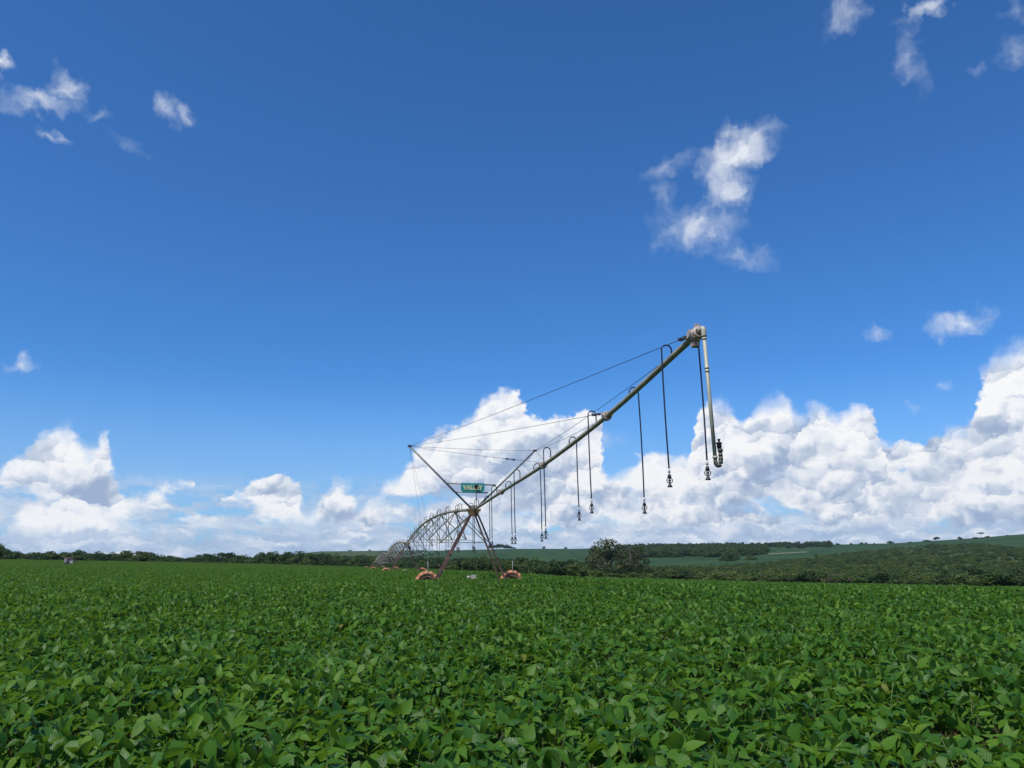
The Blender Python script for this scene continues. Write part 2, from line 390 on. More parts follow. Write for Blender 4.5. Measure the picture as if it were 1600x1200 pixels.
def build_ground():
    az = np.concatenate([np.linspace(-math.pi, RAD(-50), 60, endpoint=False), np.linspace(RAD(-50), RAD(50), 900, endpoint=False), np.linspace(RAD(50), math.pi, 60, endpoint=False)])
    rr = np.concatenate([[0.0], np.geomspace(1.5, 60, 40), np.linspace(63, 500, 120), np.geomspace(505, 1500, 80), np.geomspace(1550, FAR, 12)])
    A, Rr = np.meshgrid(az, rr, indexing='ij')
    X = Rr*np.sin(A); Y = Rr*np.cos(A)
    Z = ground_z(X, Y)
    far = np.clip((Rr-350)/300, 0, 1)
    Z = Z+far*(vnoise(X, Y, 90, 3)-0.5)*0.8*np.clip((1350-Rr)/300, 0, 1)
    n, m = X.shape
    i = np.arange(n)[:, None]*m+np.arange(m-1)[None, :]
    j = ((np.arange(n)+1) % n)[:, None]*m+np.arange(m-1)[None, :]
    q = np.stack([i, i+1, j+1, j], -1).reshape(-1, 4)
    # what grows where: 0 soil, 1 far crop, 2 rough pasture, 3 pale pasture strip
    u = sky_u(A)
    R = np.interp(A, az_k, RB)
    crop = np.clip((u-470)/30, 0, 1)*np.clip((Rr-460)/60, 0, 1)
    # scrub slope on the right
    up = np.interp(u, [950, 1000, 1130, 1200, 1250, 1300, 1400, 1450, 1500, 1560, 1600, 2200], [420, 430, 450, 560, 650, 790, 1000, 1080, 1060, 900, 800, 760])
    crop = crop*np.where(u > 960, np.clip((Rr-up)/60+vnoise(X, Y, 60, 8)-0.5, 0, 1), 1)
    pale = ((u > 480) & (u < 592) & (Rr > 640+vnoise(X, Y, 80, 5)*120) & (Rr < 1330)).astype(float)
    lane = np.exp(-((Rr-(900+(u-1200)*1.2))/14)**2)*((u > 1190) & (u < 1262))
    me = np_mesh('ground', np.stack([X, Y, Z], -1).reshape(-1, 3), quads=q, smooth=True,
                 fattr=dict(crop=crop.ravel(), pale=pale.ravel(), lane=lane.ravel(), field=np.clip((R+12-Rr)/6, 0, 1).ravel()))
    m, t = mat('ground_material')
    P = t.new('ShaderNodeTexCoord').outputs['Object']
    def A_(k): return t.new('ShaderNodeAttribute', dict(attribute_name=k)).outputs['Fac']
    n1 = t.noise(P, 0.35, 8, 0.6, '3D'); n2 = t.noise(P, 3.0, 6, 0.65, '3D'); n3 = t.noise(P, 0.02, 5, 0.55, '3D')
    soil = t.ramp(n2, [(0.3, (0.050, 0.026, 0.015)), (0.7, (0.13, 0.075, 0.042))])
    rough = t.ramp(n1, [(0.3, (0.034, 0.060, 0.014)), (0.55, (0.056, 0.086, 0.020)), (0.75, (0.085, 0.108, 0.030))])
    # planted rows across the distant crop
    rows = t.m('SINE', t.m('MULTIPLY', t.sep(t.vm('ADD', P, t.vm('SCALE', t.noise(P, 0.004, 2, 0.5, '3D', out='Color'), scale=60.0)))[0], 0.22))
    cropc = t.ramp(t.m('ADD', t.m('MULTIPLY', n3, 0.8), t.m('ADD', t.m('MULTIPLY', n1, 0.2), t.m('MULTIPLY', rows, 0.025))),
                   [(0.35, (0.017, 0.048, 0.012)), (0.5, (0.028, 0.066, 0.015)), (0.65, (0.048, 0.088, 0.020))])
    col = t.mix(A_('crop'), rough, cropc)
    col = t.mix(A_('pale'), col, t.ramp(n3, [(0.35, (0.045, 0.078, 0.022)), (0.65, (0.075, 0.098, 0.034))]))
    col = t.mix(A_('lane'), col, (0.26, 0.22, 0.13, 1))
    col = t.mix(A_('field'), col, soil)
    bmp = t.new('ShaderNodeBump', None, Strength=0.5, Distance=0.05, Height=n2)
    t.l.new(princ(t, col, 0.9, spec=0.15, normal=bmp.outputs[0]).outputs[0], t.out.inputs[0])
    me.materials.append(m)
    o = obj('ground', me); tag(o, kind='structure'); return o
build_ground()

# ------------------------------------------------------------------ soybean leaves
def leaf_mat():
    m, t = mat('soybean_leaf')
    rnd = t.new('ShaderNodeAttribute', dict(attribute_name='rnd')).outputs['Fac']
    lu = t.new('ShaderNodeAttribute', dict(attribute_name='lu')).outputs['Fac']
    lv = t.new('ShaderNodeAttribute', dict(attribute_name='lv')).outputs['Fac']
    oi = t.new('ShaderNodeObjectInfo').outputs['Random']
    P = t.new('ShaderNodeNewGeometry').outputs['Position']
    patch = t.m('MULTIPLY_ADD', t.noise(P, 0.45, 3, 0.55, '3D'), 0.65, t.m('MULTIPLY', t.noise(P, 0.09, 3, 0.5, '3D'), 0.40))
    k = t.m('ADD', t.m('MULTIPLY', rnd, 0.62), t.m('ADD', t.m('MULTIPLY', oi, 0.12), t.m('MULTIPLY', patch, 0.42)))
    col = t.ramp(k, [(0.12, (0.034, 0.114, 0.013)), (0.40, (0.053, 0.163, 0.013)), (0.68, (0.084, 0.218, 0.014)), (0.93, (0.138, 0.280, 0.017))])
    spot = t.noise(P, 26.0, 3, 0.6, '3D')
    yel = t.m('MAXIMUM', t.sstep(t.m('MULTIPLY', rnd, oi), 0.93, 0.96), t.m('MULTIPLY', t.sstep(spot, 0.70, 0.76), 0.55))
    col = t.mix(t.m('MULTIPLY', yel, 0.75), col, (0.26, 0.21, 0.035, 1))
    # veins: pale midrib and herringbone side veins
    side = t.m('ABSOLUTE', lu)
    vein = t.m('SUBTRACT', 1.0, t.sstep(side, 0.0, 0.10))
    hb = t.m('SINE', t.m('MULTIPLY', t.m('SUBTRACT', lv, t.m('MULTIPLY', side, 0.22)), 46.0))
    vein = t.m('MAXIMUM', vein, t.m('MULTIPLY', t.sstep(hb, 0.86, 1.0), 0.22))
    col = t.mix(t.m('MULTIPLY', vein, 0.33), col, (0.14, 0.23, 0.045, 1))
    bf = t.new('ShaderNodeNewGeometry').outputs['Backfacing']
    col = t.mix(t.m('MULTIPLY', bf, 0.45), col, (0.095, 0.16, 0.055, 1))
    bmp = t.new('ShaderNodeBump', None, Strength=0.35, Distance=0.004, Height=t.m('ADD', t.m('MULTIPLY', hb, 0.28), t.noise(P, 160.0, 2, 0.5, '3D')))
    pb = princ(t, col, t.lin(rnd, 0, 1, 0.36, 0.56), spec=0.42, normal=bmp.outputs[0])
    tr = t.new('ShaderNodeBsdfTranslucent', None, Color=t.mix(0.7, col, (0.15, 0.27, 0.006, 1)))
    mx = t.new('ShaderNodeMixShader', None, i0=0.48, i1=pb.outputs[0], i2=tr.outputs[0])
    t.l.new(mx.outputs[0], t.out.inputs[0]); return m
LEAF = leaf_mat()
def simple_mat(name, col, rough=0.6, metal=0.0, spec=0.4, var=0.25, scale=4.0, col2=None, bump=0.0):
    m, t = mat(name)
    P = t.new('ShaderNodeTexCoord').outputs['Object']
    n = t.noise(P, scale, 6, 0.62, '3D')
    c2 = col2 or tuple(c*(1-var) for c in col); c1 = tuple(min(1, c*(1+var*0.6)) for c in col)
    cc = t.ramp(n, [(0.32, c2), (0.62, c1)])
    nb = None
    if bump: nb = t.new('ShaderNodeBump', None, Strength=bump, Distance=0.01, Height=n).outputs[0]
    t.l.new(princ(t, cc, t.lin(n, 0.3, 0.7, rough*0.85, min(1, rough*1.15)), metal, spec, nb).outputs[0], t.out.inputs[0]); return m
STEM = simple_mat('soybean_stem', (0.10, 0.16, 0.045), 0.6, var=0.4, col2=(0.10, 0.065, 0.030))

def leaflet(L, W, nseg, fold, curl):
    """returns verts (n,3) along +x with normal +z, quads, lu, lv"""
    ts = np.linspace(0, 1, nseg+1)
    w = W*0.5*np.sin(np.pi*np.clip(ts, 0, 1)**0.66)**0.95*(1-0.22*ts)*1.06+0.0012
    v = []; lu = []; lv = []
    for t, ww in zip(ts, w):
        x = L*t; z = -curl*L*t*t
        for s in (-1, 0, 1):
            v.append((x, s*ww, z+abs(s)*ww*fold)); lu.append(s); lv.append(t)
    q = []
    for k in range(nseg):
        for s in (0, 1): q.append((3*k+s, 3*k+s+1, 3*k+3+s+1, 3*k+3+s))
    return np.array(v), np.array(q)[:, ::-1] * 1, np.array(lu), np.array(lv)
def rotm(yaw, pitch, roll):
    return np.array(Euler((roll, pitch, yaw), 'XYZ').to_matrix())
def patch_mesh(name, size, ntri, L, nseg, rng, stems=True, hmin=0.34, spread=1.0):
    V = []; Q = []; LU = []; LV_ = []; RD = []; off = 0
    SV = []; SQ = []; so = 0
    for k in range(ntri):
        cx, cy_ = rng.uniform(-size/2, size/2, 2)
        top = rng.uniform(0, 1)**0.55
        h = hmin+(CAN-hmin)*top*rng.uniform(0.9, 1.08)
        if rng.uniform() < 0.05: h += 0.09
        yaw = rng.uniform(0, 2*np.pi); l = L*rng.uniform(0.68, 1.22); rd = rng.uniform(0, 1)
        tilt = (rng.normal(0.55, 0.42) if rng.uniform() < 0.68 else rng.normal(-0.75, 0.3))*spread
        for j, (dyaw, mult, da) in enumerate(((0, 1.1, 0.028), (1.75, 0.95, 0.0), (-1.75, 0.95, 0.0))):
            v, q, lu, lv = leaflet(l*mult, l*mult*rng.uniform(0.46, 0.64), nseg, rng.uniform(0.05, 0.45), rng.uniform(-0.05, 0.35))
            R_ = rotm(yaw+dyaw+rng.normal(0, 0.15), tilt+rng.normal(0, 0.34), rng.normal(0, 0.52))
            p = v@R_.T+np.array([cx+da*math.cos(yaw), cy_+da*math.sin(yaw), h])
            V.append(p); Q.append(q+off); off += len(v); LU.append(lu); LV_.append(lv)
            RD.append(np.full(len(v), np.clip(rd+rng.normal(0, 0.06), 0, 1)))
        if stems:
            bx, by = cx-0.10*math.cos(yaw)+rng.normal(0, .02), cy_-0.10*math.sin(yaw)+rng.normal(0, .02)
            b = np.array([bx, by, max(0.0, h-rng.uniform(0.16, 0.30))]); e = np.array([cx, cy_, h]); r = 0.0022
            for dd in ((r, 0, 0), (0, r, 0)):
                d = np.array(dd); SV += [b-d, b+d, e+d, e-d]; SQ.append((so, so+1, so+2, so+3)); so += 4
    if stems:
        for k in range(max(3, int(size*size*22))):
            x, y = rng.uniform(-size/2, size/2, 2); r = 0.004
            b = np.array([x, y, 0.0]); e = np.array([x+rng.normal(0, .03), y+rng.normal(0, .03), CAN*0.85])
            for dd in ((r, 0, 0), (0, r, 0)):
                d = np.array(dd); SV += [b-d, b+d, e+d*.5, e-d*.5]; SQ.append((so, so+1, so+2, so+3)); so += 4
    V = np.concatenate(V); Q = np.concatenate(Q); n0 = len(V)
    lu, lv, rd = np.concatenate(LU), np.concatenate(LV_), np.concatenate(RD)
    nq = len(Q)
    if stems:
        V = np.concatenate([V, np.array(SV)]); Q = np.concatenate([Q, np.array(SQ)+n0])
        z = np.zeros(so); lu = np.concatenate([lu, z]); lv = np.concatenate([lv, z]); rd = np.concatenate([rd, z])
    me = np_mesh(name, V, quads=Q, mats=(LEAF, STEM), smooth=False, fattr=dict(lu=lu, lv=lv, rnd=rd))
    sm = np.zeros(len(Q), bool); sm[:nq] = nseg > 2; me.polygons.foreach_set('use_smooth', sm)
    mi = np.zeros(len(Q), np.int32); mi[nq:] = 1; me.polygons.foreach_set('material_index', mi)
    return me

def scatter(name, src_meshes, pts, rotz, scl, idx, kind='stuff', tilt=None):
    """one object whose geometry nodes place the source meshes on its points"""
    col = bpy.data.collections.new(name+'_sources')
    for i, me in enumerate(src_meshes):
        col.objects.link(bpy.data.objects.new('%s_source_%02d' % (name, i), me))
    me = bpy.data.meshes.new(name); me.vertices.add(len(pts)); me.vertices.foreach_set('co', np.asarray(pts, np.float32).ravel())
    rot = np.zeros((len(pts), 3), np.float32); rot[:, 2] = rotz
    if tilt is not None: rot[:, :2] = tilt
    a = me.attributes.new('rot', 'FLOAT_VECTOR', 'POINT'); a.data.foreach_set('vector', rot.ravel())
    a = me.attributes.new('scl', 'FLOAT_VECTOR', 'POINT'); a.data.foreach_set('vector', np.asarray(scl, np.float32).ravel())
    a = me.attributes.new('idx', 'INT', 'POINT'); a.data.foreach_set('value', np.asarray(idx, np.int32))
    ng = bpy.data.node_groups.new(name+'_scatter', 'GeometryNodeTree')
    ng.interface.new_socket('Geometry', in_out='INPUT', socket_type='NodeSocketGeometry')
    ng.interface.new_socket('Geometry', in_out='OUTPUT', socket_type='NodeSocketGeometry')
    N, Lk = ng.nodes, ng.links
    gi, go = N.new('NodeGroupInput'), N.new('NodeGroupOutput')
    ci = N.new('GeometryNodeCollectionInfo'); ci.inputs['Collection'].default_value = col
    ci.inputs['Separate Children'].default_value = True; ci.inputs['Reset Children'].default_value = True
    ip = N.new('GeometryNodeInstanceOnPoints'); ip.inputs['Pick Instance'].default_value = True
    def attr(n, t):
        x = N.new('GeometryNodeInputNamedAttribute'); x.data_type = t; x.inputs[0].default_value = n; return x.outputs[0]
    Lk.new(gi.outputs[0], ip.inputs['Points']); Lk.new(ci.outputs[0], ip.inputs['Instance'])
    Lk.new(attr('idx', 'INT'), ip.inputs['Instance Index']); Lk.new(attr('rot', 'FLOAT_VECTOR'), ip.inputs['Rotation'])
    Lk.new(attr('scl', 'FLOAT_VECTOR'), ip.inputs['Scale']); Lk.new(ip.outputs[0], go.inputs[0])
    o = obj(name, me); md = o.modifiers.new('scatter', 'NODES'); md.node_group = ng
    o['kind'] = kind
    return o

def field_pts(step, r0, r1, amax, rng, jit=0.5):
    """jittered grid over the planted field between two radii"""
    xs = np.arange(-r1, r1, step); ys = np.arange(-3.0, r1, step)
    X, Y = np.meshgrid(xs, ys); X = X.ravel(); Y = Y.ravel()
    X = X+rng.uniform(-jit, jit, X.shape)*step; Y = Y+rng.uniform(-jit, jit, Y.shape)*step
    r = np.hypot(X, Y); a = np.arctan2(X, Y)
    R = np.interp(a, az_k, RB)+8
    k = (r >= r0) & (r < r1) & (r < R) & (np.abs(a) < amax)
    return X[k], Y[k]
def canopy():
    rng = np.random.default_rng(5)
    near = [patch_mesh('soybean_patch_near', 0.62, 50, 0.112, 5, rng) for _ in range(10)]
    mid = [patch_mesh('soybean_patch_mid', 1.6, 270, 0.108, 2, rng, stems=False, hmin=0.42) for _ in range(6)]
    far = [patch_mesh('soybean_patch_far', 4.2, 420, 0.26, 1, rng, stems=False, hmin=0.5) for _ in range(5)]
    for nm, srcs, step, r0, r1, am in (('soybean_leaves', near, 0.50, 1.6, 30, RAD(62)), ('soybean_canopy', mid, 1.30, 30, 105, RAD(44)), ('distant_soybean_canopy', far, 3.3, 103, 330, RAD(42))):
        x, y = field_pts(step, r0, r1, am, rng)
        n = len(x)
        hn = vnoise(x, y, 0.9, 1)*0.40+vnoise(x, y, 2.6, 2)*0.38+vnoise(x, y, 7.5, 7)*0.22
        if step < 1:
            keep = (hn > 0.20) | (rng.uniform(size=n) < 0.55)
            x, y, hn = x[keep], y[keep], hn[keep]; n = len(x)
        z = ground_z(x, y)
        sz = (0.80+0.38*hn) if step < 2 else (0.90+0.2*hn)
        scl = np.stack([np.full(n, 1.0)*rng.uniform(0.92, 1.12, n), np.full(n, 1.0)*rng.uniform(0.92, 1.12, n), sz], -1)
        o = scatter(nm, srcs, np.stack([x, y, z], -1), rng.uniform(0, 6.283, n), scl, rng.integers(0, len(srcs), n))
        print(nm, n)
canopy()
# ------------------------------------------------------------------ the irrigation machine
def galv(name, a, b, c=(0.16, 0.10, 0.05), rough=0.5, metal=0.35, rust=0.62):
    m, t = mat(name)
    P = t.new('ShaderNodeTexCoord').outputs['Object']
    n = t.noise(P, 3.5, 7, 0.6, '3D'); n2 = t.noise(P, 22.0, 5, 0.6, '3D'); n3 = t.noise(P, 1.3, 5, 0.7, '3D')
    col = t.ramp(n, [(0.3, a), (0.7, b)])
    col = t.mix(t.m('MULTIPLY', t.sstep(t.m('ADD', t.m('MULTIPLY', n3, 0.7), t.m('MULTIPLY', n2, 0.3)), rust-0.06, rust+0.06), 0.75), col, (*c, 1))
    b_ = t.new('ShaderNodeBump', None, Strength=0.2, Distance=0.004, Height=n2)
    t.l.new(princ(t, col, t.lin(n2, 0.3, 0.7, rough*0.8, rough*1.3), metal, 0.45, b_.outputs[0]).outputs[0], t.out.inputs[0]); return m
M_PIPE = galv('galvanised_pipe', (0.25, 0.22, 0.135), (0.43, 0.38, 0.25), metal=0.08)
M_SPAN = galv('weathered_span_steel', (0.20, 0.19, 0.14), (0.36, 0.34, 0.27), rust=0.60)
M_MAST = galv('dull_mast_steel', (0.13, 0.135, 0.125), (0.24, 0.24, 0.225), rust=0.66)
M_VALVE = galv('dark_valve_metal', (0.06, 0.065, 0.05), (0.14, 0.145, 0.115), rust=0.68)
M_END = galv('pale_end_pipe', (0.36, 0.34, 0.25), (0.54, 0.51, 0.39), rust=0.66, metal=0.2)
M_FLANGE = galv('chalky_flange', (0.38, 0.30, 0.24), (0.60, 0.53, 0.45), c=(0.28, 0.13, 0.08), rust=0.56, metal=0.1)
M_LEG = galv('rusty_leg', (0.070, 0.040, 0.032), (0.14, 0.082, 0.064), c=(0.26, 0.17, 0.14), rust=0.56, metal=0.05, rough=0.75)
M_APEX = galv('mossy_tower_head', (0.07, 0.065, 0.030), (0.17, 0.155, 0.08), c=(0.20, 0.10, 0.03), rust=0.52, metal=0.1, rough=0.7)
M_MUD = galv('mud_caked_tyre', (0.44, 0.185, 0.085), (0.62, 0.31, 0.17), c=(0.62, 0.43, 0.29), rust=0.58, metal=0.0, rough=0.95)
M_RIM = galv('muddy_rim', (0.10, 0.05, 0.03), (0.20, 0.12, 0.08), rough=0.8, metal=0.1)
M_HOSE = simple_mat('black_hose', (0.012, 0.016, 0.040), 0.45, var=0.2, spec=0.5)
M_BLK = simple_mat('black_plastic', (0.014, 0.014, 0.018), 0.4, var=0.2)
M_COUP = simple_mat('white_coupling', (0.62, 0.62, 0.60), 0.5, var=0.2)
M_CABLE = simple_mat('steel_cable', (0.07, 0.075, 0.085), 0.5, 0.3)
M_WBOX = simple_mat('white_housing', (0.40, 0.37, 0.29), 0.55, var=0.25, col2=(0.42, 0.36, 0.27))
M_BEAM = simple_mat('pale_beam', (0.55, 0.52, 0.42), 0.7, var=0.4, col2=(0.34, 0.26, 0.18))
M_TEAL = simple_mat('teal_sign_paint', (0.03, 0.27, 0.25), 0.45, var=0.18)
M_LET = simple_mat('cream_lettering', (0.62, 0.64, 0.36), 0.5, var=0.15)

J = [at(740, 797, 39.0), at(783.5, 768.5, 32.5), at(848.5, 727, 25.9), at(948.5, 650, 19.9), at(1089, 522, 14.6)]
TW = J[0]
ddir = Vector((J[4].x-TW.x, J[4].y-TW.y, 0)).normalized()          # from the tower out along the overhang
pdir = Vector((-ddir.y, ddir.x, 0))                                 # to the right seen from the camera
if pdir.x < 0: pdir = -pdir
UP = Vector((0, 0, 1))
base0 = Vector((TW.x, TW.y, gz(TW.x, TW.y)))
root = empty('center_pivot_irrigator', base0); WORLD[root.name] = base0
tag(root, 'long galvanised centre pivot irrigation machine on muddy wheels crossing the soybean field', 'irrigation machine')
WHEEL_SRC = {}
def catmull(pts, n=10):
    P = [pts[0]*2-pts[1]]+list(pts)+[pts[-1]*2-pts[-2]]; out = []
    for i in range(1, len(P)-2):
        for k in range(n):
            t = k/n; a, b, c, d = P[i-1], P[i], P[i+1], P[i+2]
            out.append(0.5*((2*b)+(c-a)*t+(2*a-5*b+4*c-d)*t*t+(3*b-a-3*c+d)*t**3))
    out.append(P[-2]); return out
def flange(p, d, parent, r=0.085, big=1.0):
    mb = MB(); d = d.normalized()
    mb.lathe(p, d, [(-0.05*big, r), (-0.045*big, r*1.75), (-0.008, r*1.8), (-0.008, r*1.5), (0.008, r*1.5), (0.008, r*1.8), (0.045*big, r*1.75), (0.05*big, r)], 14)
    a = d.cross(UP).normalized(); b = a.cross(d)
    for k in range(8):
        t = 2*math.pi*k/8; c = p+a*(math.cos(t)*r*1.5)+b*(math.sin(t)*r*1.5)
        mb.tube([c-d*0.08*big, c+d*0.08*big], 0.014*big, 6)
    # cable lugs above and below
    for s in (-1, 1):
        mb.box(p+pdir*(0.11*s)+b*0.05+d*0.02, pdir*0.06, b*0.04, d*0.012)
    return mb
# --- overhang pipe
ovr = catmull(J, 8)
MB().tube(ovr, 0.064, 14).build('overhang_pipe', M_PIPE, root)
for i in (1, 2, 3):
    flange(J[i], J[i+1]-J[i-1], root, 0.070, 1.15).build('pipe_flange', M_FLANGE, root)
# --- hoses
def head_mesh(p, s=1.0):
    """sprinkler: coupling, regulator, open ring with spray plate, bell shaped weight; hangs down from p"""
    mb = MB()
    mb.lathe(p, -UP, [(0.0, 0.012*s), (0.02*s, 0.036*s), (0.05*s, 0.040*s), (0.075*s, 0.052*s), (0.10*s, 0.05*s), (0.108*s, 0.018*s)], 10)
    c = p-UP*(0.165*s)                     # ring
    for ax in (Vector((1, 0, 0)), Vector((0, 1, 0))):
        pts = [c+ax*(math.cos(t)*0.072*s)+UP*(math.sin(t)*0.066*s) for t in np.linspace(0, 2*math.pi, 15)]
        mb.tube(pts, 0.011*s, 5, caps=False, ref=ax.cross(UP))
    mb.lathe(c, -UP, [(-0.022*s, 0.004), (-0.015*s, 0.038*s), (0.012*s, 0.040*s), (0.015*s, 0.004)], 10)
    mb.lathe(c-UP*0.062*s, -UP, [(0.0, 0.02*s), (0.02*s, 0.03*s), (0.055*s, 0.044*s), (0.085*s, 0.062*s), (0.10*s, 0.062*s), (0.102*s, 0.0)], 12)
    return mb
def drop(p, side, length, wind=0.0, r=0.0172, loop=0.30, rad=0.115, seed=0, detail=True):
    """gooseneck up from the pipe, over, and a hose straight down; length from loop top to sprinkler bottom"""
    rn = random.Random(seed)
    s = pdir*side; a = p+UP*0.06; top = a+UP*(loop-rad)
    pts = [a, top]
    for k in range(1, 8):
        t = math.pi*k/8; pts.append(top+s*(rad-rad*math.cos(t))+UP*(rad*math.sin(t)))
    e = top+s*(2*rad); pts.append(e)
    hl = length-0.337-rad
    lean = Vector((wind, 0, 0))
    bow = rn.uniform(-0.015, 0.015)
    for k in range(1, 9):
        f = k/8; pts.append(e-UP*(hl*f)+lean*(hl*f)+pdir*(bow*math.sin(math.pi*f)))
    h = MB().tube(pts, r, 7).build('drop_hose', M_HOSE, root)
    q = pts[-1]
    if detail:
        c = MB().lathe(q+UP*0.02, -UP, [(0.0, 0.013), (0.0, 0.026), (0.09, 0.026), (0.09, 0.013)], 10).build('coupling', M_COUP, h)
    head_mesh(q-UP*0.085, 0.84).build('sprinkler_head', M_BLK, h)
    return h
def along(poly, u):
    """point on a polyline that stands at photo column u"""
    best = None
    for a, b in zip(poly[:-1], poly[1:]):
        for k in range(6):
            q = a.lerp(b, k/6); e = abs(to_pix(q)[0]-u)
            if best is None or e < best[0]: best = (e, q)
    return best[1]
OH = [(1078, 1, 748, 0.14, 0.09), (1050, -1, 760, 0.20, 0.115), (984, 1, 801, 0.17, 0.115), (931, -1, 801, 0.32, 0.115), (890, 1, 812, 0.22, 0.115), (861, -1, 841, 0.34, 0.12),
      (834, 1, 845, 0.22, 0.115), (813, -1, 849, 0.34, 0.115), (790, 1, 849, 0.26, 0.115), (776.5, -1, 855, 0.32, 0.115), (757, 1, 856, 0.26, 0.115), (748, -1, 863, 0.30, 0.11)]
for k, (u, sd_, vb_, lp_, rd_) in enumerate(OH):
    q_ = along(ovr, u); lt_ = q_.z+0.06+lp_; pb_ = at(u+sd_*8, vb_, q_.y)
    drop(q_, sd_, lt_-pb_.z, wind=0.014, seed=k, loop=lp_, rad=rd_)
# --- end assembly
E = J[4]; ed = (J[4]-J[3]).normalized()
mb = flange(E-ed*0.02, ed, root, 0.076, 1.3)
mb.box(E+UP*0.13+ed*0.02, pdir*0.05, UP*0.06, ed*0.03)
mb.box(E+UP*0.05-ed*0.14-pdir*0.10, pdir*0.02, UP*0.07, ed*0.08)
mb.box(E-UP*0.17-ed*0.10, pdir*0.07, UP*0.05, ed*0.06)
mb.lathe(E+ed*0.06, ed, [(0, 0.076), (0.0, 0.125), (0.05, 0.125), (0.05, 0.076)], 12)
mb.build('end_flange', M_FLANGE, root)
z0 = E+ed*0.22+UP*0.02
ptop = at(1099, 514, z0.y); pbot = at(1118, 722, z0.y-0.02)
elb = [E+ed*0.06, E+ed*0.14+UP*0.02, ptop+UP*0.03-pdir*0.03, ptop-UP*0.06]
MB().tube(catmull([E+ed*0.03, E.lerp(ptop, 0.6)+UP*0.03, ptop, ptop.lerp(pbot, 0.06)], 6), 0.052, 12).build('elbow', M_END, root)
ep = MB().tube([ptop.lerp(pbot, 0.05), pbot], 0.036, 12).build('end_drop_pipe', M_END, root)
dn = (pbot-ptop).normalized()
for f in (0.075, 0.30, 0.325, 0.965):
    MB().lathe(ptop.lerp(pbot, f), dn, [(-0.02, 0.036), (-0.018, 0.047), (0.018, 0.047), (0.02, 0.036)], 12).build('pipe_collar', M_END, ep)
u0 = pbot; u3 = at(1125.5, 706, z0.y-0.04)
cp = (u0+u3)/2; cp.z = u0.z; ru = abs(u3.x-u0.x)/2
ub = [u0+(-dn)*0.02]+[cp+Vector((-ru*math.cos(t)*1.0, 0, -0.062*math.sin(t)*1.1)) for t in np.linspace(0, math.pi, 9)]
ub.append(Vector((u3.x, u3.y, u0.z+0.06)))
MB().tube(ub, 0.041, 12).build('return_bend', M_VALVE, ep)
vb = Vector((u3.x, u3.y, u0.z+0.05)); ev = MB()
ev.lathe(vb, UP, [(0, 0.03), (0.0, 0.046), (0.02, 0.046), (0.02, 0.038), (0.07, 0.038), (0.07, 0.044), (0.09, 0.044), (0.09, 0.036), (0.14, 0.036), (0.14, 0.048), (0.19, 0.050), (0.20, 0.03)], 12)
ev.build('valve_body', M_VALVE, ep)
ev = MB(); tv = vb+UP*0.20-pdir*0.015
ev.lathe(tv, UP, [(0, 0.03), (0.0, 0.038), (0.05, 0.048), (0.09, 0.042), (0.095, 0.058), (0.115, 0.058), (0.12, 0.02), (0.155, 0.02), (0.16, 0.030), (0.185, 0.026), (0.19, 0.0)], 12)
ev.build('end_sprinkler', M_BLK, ep)
# --- masts over the first tower
def angle_bar(a, b, w=0.05, n=4): return MB().tube([a, b], w, n)
ML, MR = at(640, 697, 38.3), at(836, 704, 39.7)
mbase = TW+UP*0.08
mL = MB().tube([mbase-pdir*0.12, ML], 0.048, 6).build('mast', M_MAST, root)
mR = MB().tube([mbase+pdir*0.12, MR], 0.048, 6).build('mast', M_MAST, root)
for (a, b) in (((697, 755), (775, 758)), ((711.5, 768.5), (762, 770))):
    MB().tube([at(*a, 38.7), at(*b, 39.2)], 0.034, 6).build('mast_crossbar', M_SPAN, root)
for q in (ML, MR):
    MB().box(q, pdir*0.09, ddir*0.05, UP*0.05).build('mast_cap', M_CABLE, root)
bk = mbase
def cable(a, b, sag=0.0, r=0.009, buckle=None, bl=0.28):
    pts = []
    for k in range(13):
        f = k/12; p = a.lerp(b, f); p = p-UP*(sag*4*f*(1-f)); pts.append(p)
    c = MB().tube(pts, r, 5).build('guy_cable', M_CABLE, root)
    if buckle is not None:
        p = a.lerp(b, buckle)-UP*(sag*4*buckle*(1-buckle)); d = (b-a).normalized()
        mb = MB()
        for s in (-1, 1): mb.tube([p-d*bl+pdir*0.03*s, p+d*bl+pdir*0.03*s], 0.016, 5)
        mb.box(p-d*bl, pdir*0.04, UP*0.03, d*0.05); mb.box(p+d*bl, pdir*0.04, UP*0.03, d*0.05)
        mb.build('turnbuckle', M_CABLE, c)
    return c
cable(ML, E-ed*0.18+UP*0.02-pdir*0.10, 0.05, 0.008, 0.992, 0.08)
cable(ML, J[3]-pdir*0.15+UP*0.06, 0.05, 0.007, 0.985, 0.12)
cable(ML, J[2]-pdir*0.15+UP*0.10, 0.04, 0.007, 0.84)
cable(ML, MR, 0.05, 0.008)
cable(MR, E-ed*0.3+pdir*0.05, 0.10, 0.008)
cable(MR, J[3]+pdir*0.13+UP*0.05, 0.08, 0.008)
cable(MR, J[2]+pdir*0.15+UP*0.05, 0.0, 0.006)
cable(MR, TW-ddir*0.3+pdir*0.1, 0.0, 0.006)
# --- beacon on a post at the tower head
bp = at(744, 786, 38.6)
bc = MB().tube([bp-UP*0.15, bp+UP*0.80], 0.020, 6).build('beacon_post', M_BLK, root)
MB().box(bp+UP*0.83, pdir*0.10, ddir*0.07, UP*0.055).lathe(bp+UP*0.70, UP, [(0, 0.02), (0, 0.05), (0.09, 0.06), (0.09, 0.02)], 8).build('beacon_lamp', M_BLK, bc)

